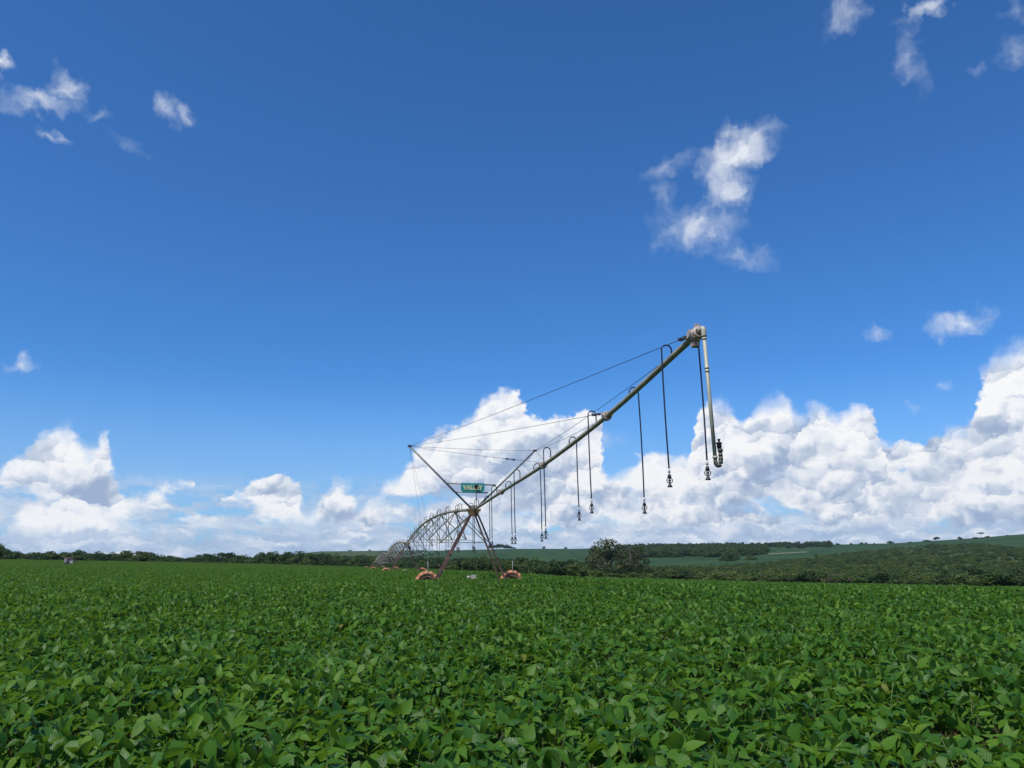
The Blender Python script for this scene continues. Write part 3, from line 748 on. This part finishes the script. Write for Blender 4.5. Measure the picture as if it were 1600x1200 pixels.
# --- towers
TYRE_R = 0.60
def wheel_parts(c, ax):
    """rim with a lugged tyre; ax = axle direction"""
    ax = ax.normalized()
    rim = MB()
    rim.lathe(c, ax, [(-0.12, 0.30), (-0.12, 0.43), (-0.10, 0.43), (-0.06, 0.34), (0.06, 0.34), (0.10, 0.43), (0.12, 0.43), (0.12, 0.30)], 24)
    rim.lathe(c, ax, [(-0.03, 0.0), (-0.03, 0.30), (0.0, 0.34), (0.03, 0.30), (0.03, 0.0)], 24)
    rim.lathe(c, ax, [(-0.14, 0.0), (-0.14, 0.09), (0.14, 0.09), (0.14, 0.0)], 12)
    w = rim.build('wheel', M_RIM, root)
    ty = MB(); R = TYRE_R
    ty.lathe(c, ax, [(-0.11, 0.41), (-0.155, 0.46), (-0.16, R-0.10), (-0.13, R-0.055), (0, R-0.035), (0.13, R-0.055), (0.16, R-0.10), (0.155, 0.46), (0.11, 0.41)], 40)
    a = ax.cross(UP).normalized(); b = a.cross(ax)
    for s in (-1, 1):
        for k in range(15):
            t = 2*math.pi*(k+(0.5 if s > 0 else 0))/15; t2 = t+0.17
            def pt(r, tt, w_): return c+a*(math.cos(tt)*r)+b*(math.sin(tt)*r)+ax*w_
            i = len(ty.v); dt = 0.052
            for (tt, w_, r0, r1) in ((t, 0.015*s, R-0.05, R+0.005), (t2, 0.170*s, R-0.13, R-0.035)):
                ty.v += [pt(r0, tt-dt, w_), pt(r0, tt+dt, w_), pt(r1, tt+dt*.8, w_), pt(r1, tt-dt*.8, w_)]
            for f in ((0, 1, 2, 3), (7, 6, 5, 4), (0, 4, 5, 1), (1, 5, 6, 2), (2, 6, 7, 3), (3, 7, 4, 0)):
                ty.f.append(tuple(i+q for q in f)); ty.sm.append(False)
    ty.build('tyre', M_MUD, w)
def tower(top, hb=2.1, detail=True, xoff=0.0):
    g_ = gz(top.x, top.y)
    axle = g_+TYRE_R-0.09
    ctr = Vector((top.x, top.y, axle))+pdir*xoff
    MB().prism([top-pdir*0.20-UP*0.30, top+pdir*0.20-UP*0.30, top+pdir*0.30+UP*0.02, top-pdir*0.30+UP*0.02], ddir*0.16).box(top-UP*0.0-ddir*0.05, pdir*0.34, ddir*0.22, UP*0.05).build('tower_head', M_APEX, root)
    MB().box(top+UP*0.16-ddir*0.10, pdir*0.20, ddir*0.14, UP*0.07).build('control_box', M_SPAN, root)
    for s in (-1, 1):
        foot = ctr+pdir*(hb*s)
        for q in (-1, 1):
            a = top+pdir*(0.16*s+0.05*q*s)-UP*0.25+ddir*(0.14*q); b = foot-pdir*((0.36 if q > 0 else 0.56)*s)+ddir*(0.20*q)+UP*0.16
            MB().tube([a, b], 0.060, 4).build('tower_leg', M_LEG, root)
        if detail:
            m0 = top.lerp(foot, 0.5)
            for f in (0.3, 0.55, 0.78):
                p1 = (top+pdir*(0.16*s)-UP*0.25).lerp(foot-pdir*0.15*s+UP*0.16, f)
                MB().box(p1, ddir*0.2*(0.6+f*0.5), pdir*0.035, UP*0.03).build('leg_brace', M_LEG, root)
            MB().tube([m0, top-ddir*3.2-UP*0.1], 0.022, 4).build('stay_rod', M_SPAN, root)
        # gearbox and wheel
        MB().lathe(foot-ddir*0.30, ddir, [(0, 0.02), (0, 0.15), (0.12, 0.17), (0.14, 0.06), (0.3, 0.06)], 12).build('gearbox', M_LEG, root)
        wheel_parts(foot, ddir)
        if detail: MB().tube([foot+UP*0.35+ddir*0.3, foot+UP*1.05+ddir*0.3], 0.008, 5).build('marker_rod', M_COUP, root)
    MB().box(ctr+ddir*0.40+UP*0.10, pdir*(hb-0.75), ddir*0.05, UP*0.035).build('base_beam', M_BEAM, root)
    MB().tube([ctr-pdir*(hb-0.2)+ddir*0.22+UP*0.02, ctr+pdir*(hb-0.2)+ddir*0.22+UP*0.02], 0.028, 6).build('drive_shaft', M_LEG, root)
    MB().box(ctr+ddir*0.40+UP*0.30+pdir*0.12, pdir*0.12, ddir*0.10, UP*0.09).lathe(ctr+ddir*0.40+UP*0.28-pdir*0.05, -pdir, [(0, .02), (0, 0.07), (0.14, 0.07), (0.15, 0.02)], 10).build('drive_motor', M_WBOX, root)
tower(TW, 2.1, True, -0.18)
# --- spans going away from the first tower
def tower_top(prev, dist, h):
    x, y = prev.x-sdir.x*dist, prev.y-sdir.y*dist
    return Vector((x, y, gz(x, y)+h))
sdir = ddir.copy()
H0 = TW.z-gz(TW.x, TW.y); print('pipe height at tower', H0, 'end', J[4].z, [round(j.z, 2) for j in J])
TOPS = [TW]
for uu, YY, vv in ((636, 93.0, 849), (604, 146.0, 866), (588, 199.0, 874)):
    TOPS.append(at(uu, vv, YY))
print('tower tops above ground', [round(t.z-gz(t.x, t.y), 2) for t in TOPS])
def span(a, b, crown, nn, hoses, detail=True):
    def pp(t): return a.lerp(b, t)+UP*(crown*4*t*(1-t))
    pts = [pp(k/24) for k in range(25)]
    MB().tube(pts, 0.084 if detail else 0.09, 10).build('span_pipe', M_PIPE, root)
    for k in range(1, 8):
        d = pp(k/8+.01)-pp(k/8-.01); MB().lathe(pp(k/8), d, [(-0.05, 0.08), (-0.05, 0.14), (0.05, 0.14), (0.05, 0.08)], 10).build('pipe_flange', M_SPAN, root)
    nodes = []
    for k in range(nn):
        t = (k+0.5)/nn; P = pp(t)
        dep = 1.75
        L_ = P-UP*dep-pdir*1.25; R_ = P-UP*dep+pdir*1.25; nodes.append((P, L_, R_))
        tr = MB(); r = 0.034 if detail else 0.045
        tr.tube([L_, R_], r*0.8, 4)                                  # cross strut
        for e_, s in ((L_, -1), (R_, 1)):
            for dt in (-0.5, 0.5):
                tr.tube([pp(t+dt/nn)-UP*0.08, e_], r, 4)
        tr.build('truss_frame', M_SPAN, root)
    for s in (1, 2):
        rod = [pp(0.012)-UP*0.25]+[n_[s] for n_ in nodes]+[pp(0.988)-UP*0.25]
        mb = MB()
        for p, q in zip(rod[:-1], rod[1:]): mb.tube([p, q], 0.012 if detail else 0.02, 4)
        mb.build('truss_rod', M_SPAN, root)
    return pp
p1 = span(TOPS[0], TOPS[1], 1.02, 7, 18)
p2 = span(TOPS[1], TOPS[2], 0.85, 8, 16, False)
p3 = span(TOPS[2], TOPS[3], 0.7, 7, 0, False)
for pf, n_, sd0 in ((p1, 19, 0), (p2, 16, 50), (p3, 12, 90)):
    for k in range(n_):
        t = (k+0.6)/n_; q = pf(t); s = -1 if k % 2 else 1
        zb = gz(q.x, q.y)+2.05
        drop(q, s, q.z+0.35-zb, seed=100+sd0+k, detail=(sd0 == 0))
for t_ in TOPS[1:]: tower(t_, 2.1, False, -0.25)
# cables from the left mast back to the first span
cable(ML, p1(0.62)+UP*0.1, 0.0, 0.006); cable(ML, p1(0.50)+UP*0.1, 0.0, 0.006)
# --- sign between the masts
sc_ = at(738.6, 762.2, 38.75)
sw, sh = 0.60, 0.235
sx = pdir; 
poly = []
def sp(x, z): return sc_+sx*x+UP*z-ddir*0.0
poly = [sp(-sw, sh), sp(-sw, -sh*0.25)]+[sp(-sw+0.20-0.20*math.cos(t), -sh*0.25-sh*0.75*math.sin(t)) for t in np.linspace(0.2, 1.57, 6)] \
     + [sp(sw-0.20+0.20*math.cos(t), -sh*0.25-sh*0.75*math.sin(t)) for t in np.linspace(1.57, 0.2, 6)]+[sp(sw, -sh*0.25), sp(sw, sh)]
sroot = empty('sign', sc_); WORLD[sroot.name] = sc_
tag(sroot, 'teal sign reading VALLEY fixed between the two masts above the nearest tower', 'sign')
MB().prism(poly, ddir*0.012).build('board', M_TEAL, sroot)
tc = bpy.data.curves.new('lettering', 'FONT'); tc.body = 'VALLEY'; tc.align_x = 'CENTER'; tc.align_y = 'CENTER'; tc.size = 0.30; tc.offset = 0.016; tc.extrude = 0.006
tob = bpy.data.objects.new('tmp_text', tc); C.objects.link(tob)
bpy.context.view_layer.update()
tme = bpy.data.meshes.new_from_object(tob.evaluated_get(bpy.context.evaluated_depsgraph_get())); bpy.data.objects.remove(tob)
tme.name = 'lettering'; tme.materials.clear(); tme.materials.append(M_LET)
xs_ = [v.co.x for v in tme.vertices]; kx = 1.02/(max(xs_)-min(xs_))
Rt = Matrix((sx, UP, -ddir*-1)).transposed()
for v in tme.vertices: v.co = Rt @ Vector((v.co.x*kx, v.co.y, v.co.z))
lo = obj('lettering', tme, sroot, ddir*0.022)

# ------------------------------------------------------------------ far farm machine
def farm_machine():
    x, y = polar(104, 150.0); z = gz(x, y)
    fr = Vector((-y, x, 0)).normalized()*-1          # across the view, to the right
    dv = Vector((x, y, 0)).normalized()
    o_ = Vector((x, y, z)); r_ = empty('tractor', o_); WORLD[r_.name] = o_
    tag(r_, 'small dusty red brown tractor far off before the left tree line', 'tractor')
    body = simple_mat('dusty_red_paint', (0.34, 0.17, 0.12), 0.8, var=0.4, col2=(0.46, 0.36, 0.31))
    grey = simple_mat('dusty_grey_panel', (0.45, 0.38, 0.34), 0.8, var=0.3)
    dark = simple_mat('dark_rubber', (0.02, 0.02, 0.02), 0.9)
    Zp = UP
    MB().box(o_+fr*-0.25+Zp*1.75, fr*0.85, dv*0.5, Zp*0.58).box(o_+fr*-0.3+Zp*2.42, fr*0.75, dv*0.75, Zp*0.05).build('hood', body, r_)
    mb = MB()
    for sx_ in (-0.95, 0.35):
        for sy_ in (-0.6, 0.6): mb.tube([o_+fr*sx_+dv*sy_+Zp*1.7, o_+fr*(sx_*0.9)+dv*sy_+Zp*2.38], 0.05, 4)
    mb.build('cab_frame', body, r_)
    MB().box(o_+fr*-1.15+Zp*1.75, fr*0.28, dv*0.75, Zp*0.55).build('side_panel', grey, r_)
    MB().box(o_+fr*0.15-dv*0.7+Zp*1.45, fr*0.30, dv*0.08, Zp*0.30).build('white_panel', simple_mat('white_panel_paint', (0.6, 0.57, 0.54), 0.6), r_)
    MB().box(o_+fr*1.35+Zp*1.55, fr*0.45, dv*0.3, Zp*0.16).tube([o_+fr*1.2+Zp*1.2, o_+fr*1.7+Zp*1.8], 0.06, 5).build('front_boom', simple_mat('dull_green_arm', (0.07, 0.12, 0.08), 0.7), r_)
    for sx_, rr_ in ((-0.75, 0.75), (1.15, 0.5)):
        for sy_ in (-0.85, 0.85):
            c = o_+fr*sx_+dv*sy_+Zp*rr_
            MB().lathe(c-dv*0.17, dv, [(0, 0.1), (0, rr_*0.6), (0.03, rr_*0.95), (0.17, rr_), (0.31, rr_*0.95), (0.34, rr_*0.6), (0.34, 0.1)], 20).build('wheel', dark, r_)
    r_.scale = (0.66, 0.66, 0.70)
farm_machine()
# ------------------------------------------------------------------ trees
def foliage_mat(name, stops, tr=0.25, rough=0.6):
    m, t = mat(name)
    rnd = t.new('ShaderNodeAttribute', dict(attribute_name='rnd')).outputs['Fac']
    oi = t.new('ShaderNodeObjectInfo').outputs['Random']
    k = t.m('ADD', t.m('MULTIPLY', rnd, 0.5), t.m('MULTIPLY', oi, 0.5))
    col = t.ramp(k, stops)
    pb = princ(t, col, rough, spec=0.25)
    tl = t.new('ShaderNodeBsdfTranslucent', None, Color=t.mix(0.5, col, (0.06, 0.10, 0.01, 1)))
    t.l.new(t.new('ShaderNodeMixShader', None, i0=tr, i1=pb.outputs[0], i2=tl.outputs[0]).outputs[0], t.out.inputs[0]); return m
G1 = foliage_mat('dark_tree_leaves', [(0.1, (0.024, 0.050, 0.014)), (0.5, (0.050, 0.090, 0.020)), (0.9, (0.105, 0.145, 0.030))])
G2 = foliage_mat('scrub_leaves', [(0.1, (0.038, 0.080, 0.016)), (0.5, (0.078, 0.125, 0.024)), (0.9, (0.150, 0.180, 0.038))])
G3 = foliage_mat('olive_gum_leaves', [(0.1, (0.032, 0.052, 0.018)), (0.5, (0.058, 0.082, 0.028)), (0.9, (0.11, 0.125, 0.048))])
G4 = foliage_mat('bare_twigs', [(0.1, (0.085, 0.055, 0.045)), (0.9, (0.16, 0.11, 0.09))], 0.0)
BARK = simple_mat('tree_bark', (0.10, 0.085, 0.07), 0.9, var=0.4)
def crown_mesh(name, rng, m, lobes, nleaf, leaf, flat=0.8, squash=1.0, hollow=0.0):
    """unit crown: about 1 high (z from 0), 1 wide; leaf = leaf clump size in units"""
    V = []; RD = []
    cen = []
    for (cx, cy_, cz, r) in lobes:
        n = int(nleaf*r*r/sum(l[3]**2 for l in lobes))
        d = rng.normal(size=(n, 3)); d /= np.linalg.norm(d, axis=1)[:, None]
        rad = r*np.clip(rng.uniform(0.35, 1.08, n)**0.45, 0, 1.1)
        lump = 0.86+0.28*vnoise(d[:, 0]*3+9, d[:, 1]*3+d[:, 2]*4+9, 1.0, int(cx*100) & 255)
        p = np.stack([cx+d[:, 0]*rad*lump, cy_+d[:, 1]*rad*lump, cz+d[:, 2]*rad*lump*flat], -1)
        p = p[p[:, 2] > 0.01]; n = len(p)
        nr = d[:n]+rng.normal(scale=0.6, size=(n, 3)); nr /= np.linalg.norm(nr, axis=1)[:, None]
        t1 = np.cross(nr, rng.normal(size=(n, 3))); t1 /= np.linalg.norm(t1, axis=1)[:, None]; t2 = np.cross(nr, t1)
        s = leaf*rng.uniform(0.5, 1.3, n)[:, None]
        V.append(np.stack([p-t1*s, p-t2*s*0.6, p+t1*s, p+t2*s*0.6], 1).reshape(-1, 3))
        RD.append(np.repeat(np.clip(rng.uniform(0, 1)*0.5+rng.uniform(0, 0.5, n), 0, 1), 4))
    V = np.concatenate(V); q = np.arange(len(V)).reshape(-1, 4)
    return np_mesh(name, V, quads=q, mats=(m,), fattr=dict(rnd=np.concatenate(RD)))
def rand_lobes(rng, n, w=0.5, h=1.0, low=0.2, rmin=0.16, rmax=0.30):
    L_ = []
    for k in range(n):
        a = rng.uniform(0, 6.283); q = rng.uniform(0, 1)**0.5; r = rng.uniform(rmin, rmax)
        z = low+(h-low-r*0.75)*rng.uniform(0, 1)*(1-0.45*q*q)
        L_.append((math.cos(a)*q*(w-r*0.6), math.sin(a)*q*(w-r*0.6), max(z, r*0.4), r))
    return L_
def trunk_mesh(name, rng, h=0.6, r=0.03, limbs=5, lean=0.05):
    mb = MB(); top = Vector((rng.normal(0, lean), rng.normal(0, lean), h))
    mb.tube([Vector((0, 0, -0.05)), Vector((0, 0, 0)).lerp(top, 0.5), top], [r*1.2, r*0.85, r*0.5], 6)
    for k in range(limbs):
        a = 6.283*k/limbs+rng.uniform(0, 1); s = top*rng.uniform(0.35, 0.9)
        e = s+Vector((math.cos(a)*rng.uniform(.15, .32), math.sin(a)*rng.uniform(.15, .32), rng.uniform(.12, .3)))
        mb.tube([s, s.lerp(e, 0.5)+UP*0.02, e], [r*0.5, r*0.35, r*0.15], 4)
    return mb.mesh(name, BARK)
rg = np.random.default_rng(21)
BUSHY = [crown_mesh('bushy_crown', rg, G1, rand_lobes(rg, 13, 0.62, 1.0, 0.12), 1700, 0.050) for _ in range(6)]
ROUND = [crown_mesh('round_crown', rg, G1, rand_lobes(rg, 9, 0.46, 1.0, 0.38, 0.18, 0.28), 1300, 0.045) for _ in range(3)]
TALL = [crown_mesh('tall_crown', rg, G1, rand_lobes(rg, 10, 0.30, 1.0, 0.30, 0.12, 0.2), 1100, 0.035) for _ in range(3)]
SHRUB = [crown_mesh('shrub_crown', rg, G2, rand_lobes(rg, 12, 0.75, 0.9, 0.08, 0.2, 0.34), 1300, 0.058) for _ in range(6)]
GUM = [crown_mesh('gum_crown', rg, G3, rand_lobes(rg, 26, 0.62, 1.0, 0.15, 0.10, 0.2), 4200, 0.026) for _ in range(2)]
FLATC = [crown_mesh('flat_crown', rg, G1, [(math.cos(a)*0.32, math.sin(a)*0.32, 0.84+0.05*math.cos(3*a), 0.20) for a in np.linspace(0, 5.5, 7)]+[(0, 0, 0.9, 0.24)], 800, 0.035, flat=0.45) for _ in range(2)]
BARE = [crown_mesh('bare_crown', rg, G4, rand_lobes(rg, 10, 0.62, 1.0, 0.15), 900, 0.02)]
TRK = [trunk_mesh('trunk_mesh', rg, 0.55, 0.03) for _ in range(3)]
TRKT = [trunk_mesh('tall_trunk_mesh', rg, 0.85, 0.022, 6) for _ in range(2)]
def tree(name, crown, trunk, x, y, h, w, label, group=None, cat='tree', sink=0.0, rot=None):
    z = gz(x, y)-sink
    r_ = empty(name, (x, y, z)); tag(r_, label, cat, group)
    r_.rotation_euler.z = rng_t.uniform(0, 6.28) if rot is None else rot
    r_.scale = (w, w, h)
    c = obj('crown', crown, r_); 
    if trunk: t_ = obj('trunk', trunk, r_)
    return r_
rng_t = np.random.default_rng(3)
pick = lambda L_: L_[int(rng_t.integers(len(L_)))]
def row_z(v, r, u):                   # height of photo row v at radius r
    return EYE+r*tan_el(u, v)
LT_U = [-80, 0, 10, 30, 43, 60, 80, 100, 107, 120, 140, 165, 175, 185, 210, 230, 243, 255, 285, 298, 305, 318, 330, 345, 355, 365, 375, 400, 410, 440, 460, 480, 510, 540, 570, 590, 640, 660, 690, 720, 745, 757, 775, 800, 830, 850, 860, 925, 960]
LT_V = [848, 851, 856, 864, 862, 865, 861, 863, 860, 861, 863, 865, 864, 860, 861, 863, 867, 867, 871, 872, 868, 864, 867, 863, 865, 862, 868, 869, 862, 861, 860, 864, 863, 868, 872, 872, 873, 874, 871, 868, 865, 864, 867, 866, 869, 871, 872, 873, 872]
def top_v(u): return float(np.interp(u, LT_U, LT_V))
n_t = 0
# the low tree line behind the left half of the field
u = -75.0
while u < 585:
    for row in (0, 1):
        uu = u+rng_t.uniform(-3, 3)+row*4
        rb = float(np.interp(uu, UK, RB)); r = rb+24+row*26+rng_t.uniform(0, 12)
        x, y = polar(uu, r); zt = row_z(top_v(uu)+rng_t.uniform(0, 4.5) if row == 0 else top_v(uu)-rng_t.uniform(-1.5, 1.0), r, uu)
        h = max(3.0, zt+0.45-gz(x, y)); wd_ = rng_t.uniform(5.5, 8.5)*(1 if row == 0 else 1.0)
        lab = 'dark green bushy tree in the low tree line behind the left part of the field' if uu < 395 else 'dense dark tree in the tree line just left of the far irrigation towers'
        tree('tree', pick(BUSHY), pick(TRK), x, y, h, wd_, lab, 'trees of the tree line behind the left part of the field' if uu < 395 else 'trees left of the far irrigation towers')
        n_t += 1
    u += 11.5
# belt behind the towers
u = 590.0
while u < 915:
    for row in (0, 1):
        uu = u+rng_t.uniform(-4, 4); r = float(np.interp(uu, UK, RB))+78+row*30+rng_t.uniform(0, 12)
        x, y = polar(uu, r); zt = row_z(top_v(uu)+(rng_t.uniform(3, 9) if row == 0 else rng_t.uniform(-1, 2)), r, uu)
        h = max(2.0, zt-gz(x, y))
        tree('tree', pick(BUSHY), pick(TRK), x, y, h, rng_t.uniform(3.6, 5.6), 'dark bushy tree in the belt behind the nearest irrigation tower', 'trees of the belt behind the nearest irrigation tower')
        n_t += 1
    u += 13.0
# belt right behind the field's edge on the right
u = 905.0
while u < 1680:
    uu = u+rng_t.uniform(-5, 5)
    for row in (0, 1):
        r = float(np.interp(uu, UK, RB))+95+row*55+rng_t.uniform(0, 25)
        v_t = float(np.interp(uu, [900, 1000, 1100, 1200, 1300, 1400, 1500, 1600], [884, 888, 890, 892, 893, 895, 891, 889]))
        x, y = polar(uu, r); zt = row_z(v_t+rng_t.uniform(-5, 8)-row*4, r, uu)
        h = max(1.8, zt-gz(x, y))
        tree('bush', pick(SHRUB if rng_t.uniform() < 0.62 else BUSHY), pick(TRK), x, y, h, rng_t.uniform(3.4, 6.0), 'green bush in the thicket just beyond the field edge on the right', 'bushes of the thicket beyond the right field edge', 'bush')
        n_t += 1
    u += 19.0
# singles
def single(name, u, v_top, v_base, r, wpx, crowns, trunks, label, cat='tree', group=None):
    """tree whose top and width match photo rows at radius r; stands on the land"""
    x, y = polar(u, r); h = row_z(v_top, r, u)-gz(x, y); w = wpx*r/F
    return tree(name, crowns, trunks, x, y, max(h, 1.0), w, label, group, cat)
single('gum_tree', 956, 838.5, 893, 255, 74, GUM[0], TRKT[0], 'largest rounded olive grey gum tree rising above the belt right of the overhang pipe')
single('gum_tree', 934, 846, 893, 262, 34, GUM[1], TRKT[1], 'slim gum tree leaning out on the left flank of the big olive gum tree')
single('gum_tree', 987, 848, 893, 250, 44, GUM[1], TRKT[0], 'lower gum tree against the right flank of the big olive gum tree')
single('bare_shrub', 1300, 893, 912, 190, 44, BARE[0], TRK[0], 'leafless pinkish brown shrub at the field edge', 'shrub')
single('dark_tree', 1262, 888, 912, 195, 26, BUSHY[1], TRK[0], 'dark round tree immediately left of the leafless brown shrub')
single('dark_tree', 1540, 886, 915, 185, 66, BUSHY[2], TRK[1], 'wide dark tree at the field edge in the far right thicket')
single('dark_tree', 1590, 884, 915, 190, 50, BUSHY[3], TRK[1], 'dark tree cut by the right border of the picture')
single('bush', 760, 887, 893, 150, 26, SHRUB[0], None, 'rounded bush alone on the grass between the nearest tower legs', 'bush')
single('bush', 838, 892, 899, 138, 13, SHRUB[1], None, 'small round bush alone beyond the wheel right of the nearest tower', 'bush')
single('tree', 577, 858.5, 861, 1330, 6.5, ROUND[0], TRK[0], 'tiny round tree alone on the skyline left of the far irrigation towers')
single('tree', 546, 859, 861, 1330, 7, ROUND[1], TRK[1], 'small dark tree on the skyline above the pale pasture strip')
for k, (uu, vv) in enumerate(((766, 850), (771, 852), (776, 851), (781, 848.5), (786, 850), (791, 851), (796, 853), (801, 855))):
    single('tree', uu, vv-0.6, 857, 1340, 10, pick(ROUND), TRKT[0], 'tree of the bluish copse on the skyline right of the nearest tower', group='trees of the skyline copse right of the tower')
for uu, vv, w, lab in ((804, 855.2, 5, 'tiny tree on the skyline close right of the copse'), (850, 853, 6, 'round tree on the crop skyline halfway between copse and big gum tree'),
                       (884, 854, 5.5, 'small round tree on the crop skyline just left of the big gum tree'),
                       (1276, 865, 8, 'dark round tree alone in the green field below the far wood'),
                       (1394, 844.8, 9.5, 'dark bushy tree alone on the right hill skyline'), (1349, 847, 6, 'left of two neighbouring small trees on the right hill skyline'), (1356, 847, 5.5, 'right of two neighbouring small trees on the right hill skyline'),
                       (1333, 848, 4.5, 'tiny tree on the skyline left of the neighbouring pair'), (1311, 848, 8, 'low tree at the right end of the skyline wood'),
                       (1369, 847.8, 4.5, 'tiny tree on the skyline between the pair and the dark bushy tree'),
                       (1504, 838, 7, 'small spreading tree on the right hill skyline between the two tall ones'), (1548, 837, 8, 'dark tree just below the right hill skyline under the flat crown'),
                       (1530, 839, 12, 'broad dark tree just below the right hill skyline'), (1425, 846, 8, 'low bush on the right hill skyline beside the dark bushy tree'),
                       (1453, 843, 12, 'low dark thicket tree on the right hill skyline'), (1580, 835.5, 7, 'low tree on the skyline near the right border')):
    rr_ = 1320 if uu != 1276 else 760
    single('tree', uu, vv, 0, rr_, w, pick(ROUND), TRK[0], lab)
single('tree', 1467, 838, 846, 1330, 10, ROUND[2], TRKT[1], 'open crowned tree standing up from the right hill skyline')
single('tree', 1538, 831.5, 842, 1330, 9, FLATC[0], TRKT[0], 'tall thin tree with a flat crown on the right hill skyline')
n_t += 30
print('trees', n_t)
# ------------------------------------------------------------------ scrub and woods nobody could count
def cover(name, srcs, n, ulim, rfun, hfun, wfun, label, cat, seed, dens=None, sink=0.3):
    rng = np.random.default_rng(seed)
    u = rng.uniform(ulim[0], ulim[1], n); r0, r1 = rfun(u); q = rng.uniform(0, 1, n)
    r = np.sqrt(r0*r0+(r1*r1-r0*r0)*q)
    a = np.interp(u, UK, az_k); x = r*np.sin(a); y = r*np.cos(a)
    if dens is not None:
        k = rng.uniform(0, 1, n) < dens(x, y, u, r); x, y, u, r = x[k], y[k], u[k], r[k]
    n = len(x); h = hfun(rng, n); w = wfun(rng, n)
    o = scatter(name, srcs, np.stack([x, y, ground_z(x, y)-sink], -1), rng.uniform(0, 6.283, n), np.stack([w, w, h], -1), rng.integers(0, len(srcs), n))
    tag(o, label, cat, kind='stuff'); print(name, n); return o
ru_top = lambda u: np.interp(u, [900, 1000, 1100, 1150, 1200, 1250, 1300, 1400, 1450, 1500, 1560, 1600, 1700], [470, 470, 480, 520, 580, 660, 790, 1000, 1080, 1060, 900, 800, 780])
cover('hillside_scrub', SHRUB+BUSHY[:2], 9500, (900, 1720), lambda u: (np.interp(u, UK, RB)+190, ru_top(u)), lambda g_, n: g_.uniform(1.4, 4.2, n), lambda g_, n: g_.uniform(2.6, 5.6, n),
      'tangled olive green scrub covering the hillside on the right', 'scrub', 31, lambda x, y, u, r: 0.12+0.75*(vnoise(x, y, 34, 4)*0.6+vnoise(x, y, 14, 6)*0.4 > 0.46))
cover('far_wood', BUSHY[:4]+TALL[:1], 2600, (965, 1300), lambda u: (np.interp(u, [965, 1000, 1100, 1135, 1200, 1300], [790, 800, 820, 620, 760, 900]), np.interp(u, [965, 1200, 1300], [1390, 1390, 1380])),
      lambda g_, n: g_.uniform(3.5, 8.5, n), lambda g_, n: g_.uniform(6, 12, n), 'dark bluish wood spread over the low hill behind the big gum tree', 'wood', 32,
      lambda x, y, u, r: np.where(u > 1195, np.clip((r-1150)/80, 0, 1), 1.0)*np.where(vnoise(x, y, 60, 9)*0.65+vnoise(x, y, 22, 12)*0.35 > 0.36, 1, 0.05))
cover('far_bushes', BUSHY[:3], 260, (470, 960), lambda u: (np.full_like(u, 440), np.full_like(u, 560)), lambda g_, n: g_.uniform(1.5, 4, n), lambda g_, n: g_.uniform(4, 8, n),
      'low bushes along the foot of the distant green crop hill', 'bushes', 33)
cover('low_hedge', BUSHY[:3], 420, (-90, 600), lambda u: (np.interp(u, UK, RB)+16, np.interp(u, UK, RB)+60), lambda g_, n: g_.uniform(1.2, 2.8, n), lambda g_, n: g_.uniform(3, 6, n),
      'undergrowth at the foot of the left tree line', 'undergrowth', 34)
# crop names for the field
bpy.data.objects['soybean_leaves']['label'] = 'leafy green soybean plants filling the near field'; bpy.data.objects['soybean_leaves']['category'] = 'soybean crop'
bpy.data.objects['soybean_canopy']['label'] = 'green soybean plants around the nearest irrigation tower'; bpy.data.objects['soybean_canopy']['category'] = 'soybean crop'
bpy.data.objects['distant_soybean_canopy']['label'] = 'smooth green soybean crop reaching back to the tree line'; bpy.data.objects['distant_soybean_canopy']['category'] = 'soybean crop'
bpy.context.view_layer.update()

# ------------------------------------------------------------------ the air
def haze():
    mb = MB(); mb.box(Vector((0, 0, 45)), (3060, 0, 0), (0, 3060, 0), (0, 0, 215))
    m = bpy.data.materials.new('haze'); m.use_nodes = True; t = NT(m.node_tree); t.n.clear()
    v = t.new('ShaderNodeVolumePrincipled', None, Color=(0.62, 0.80, 1.0, 1), Density=HAZE, Anisotropy=0.2)
    o_ = t.n.new('ShaderNodeOutputMaterial'); t.l.new(v.outputs[0], o_.inputs['Volume'])
    o = mb.build('haze', m); tag(o, kind='stuff')
HAZE = 0.00006
haze()
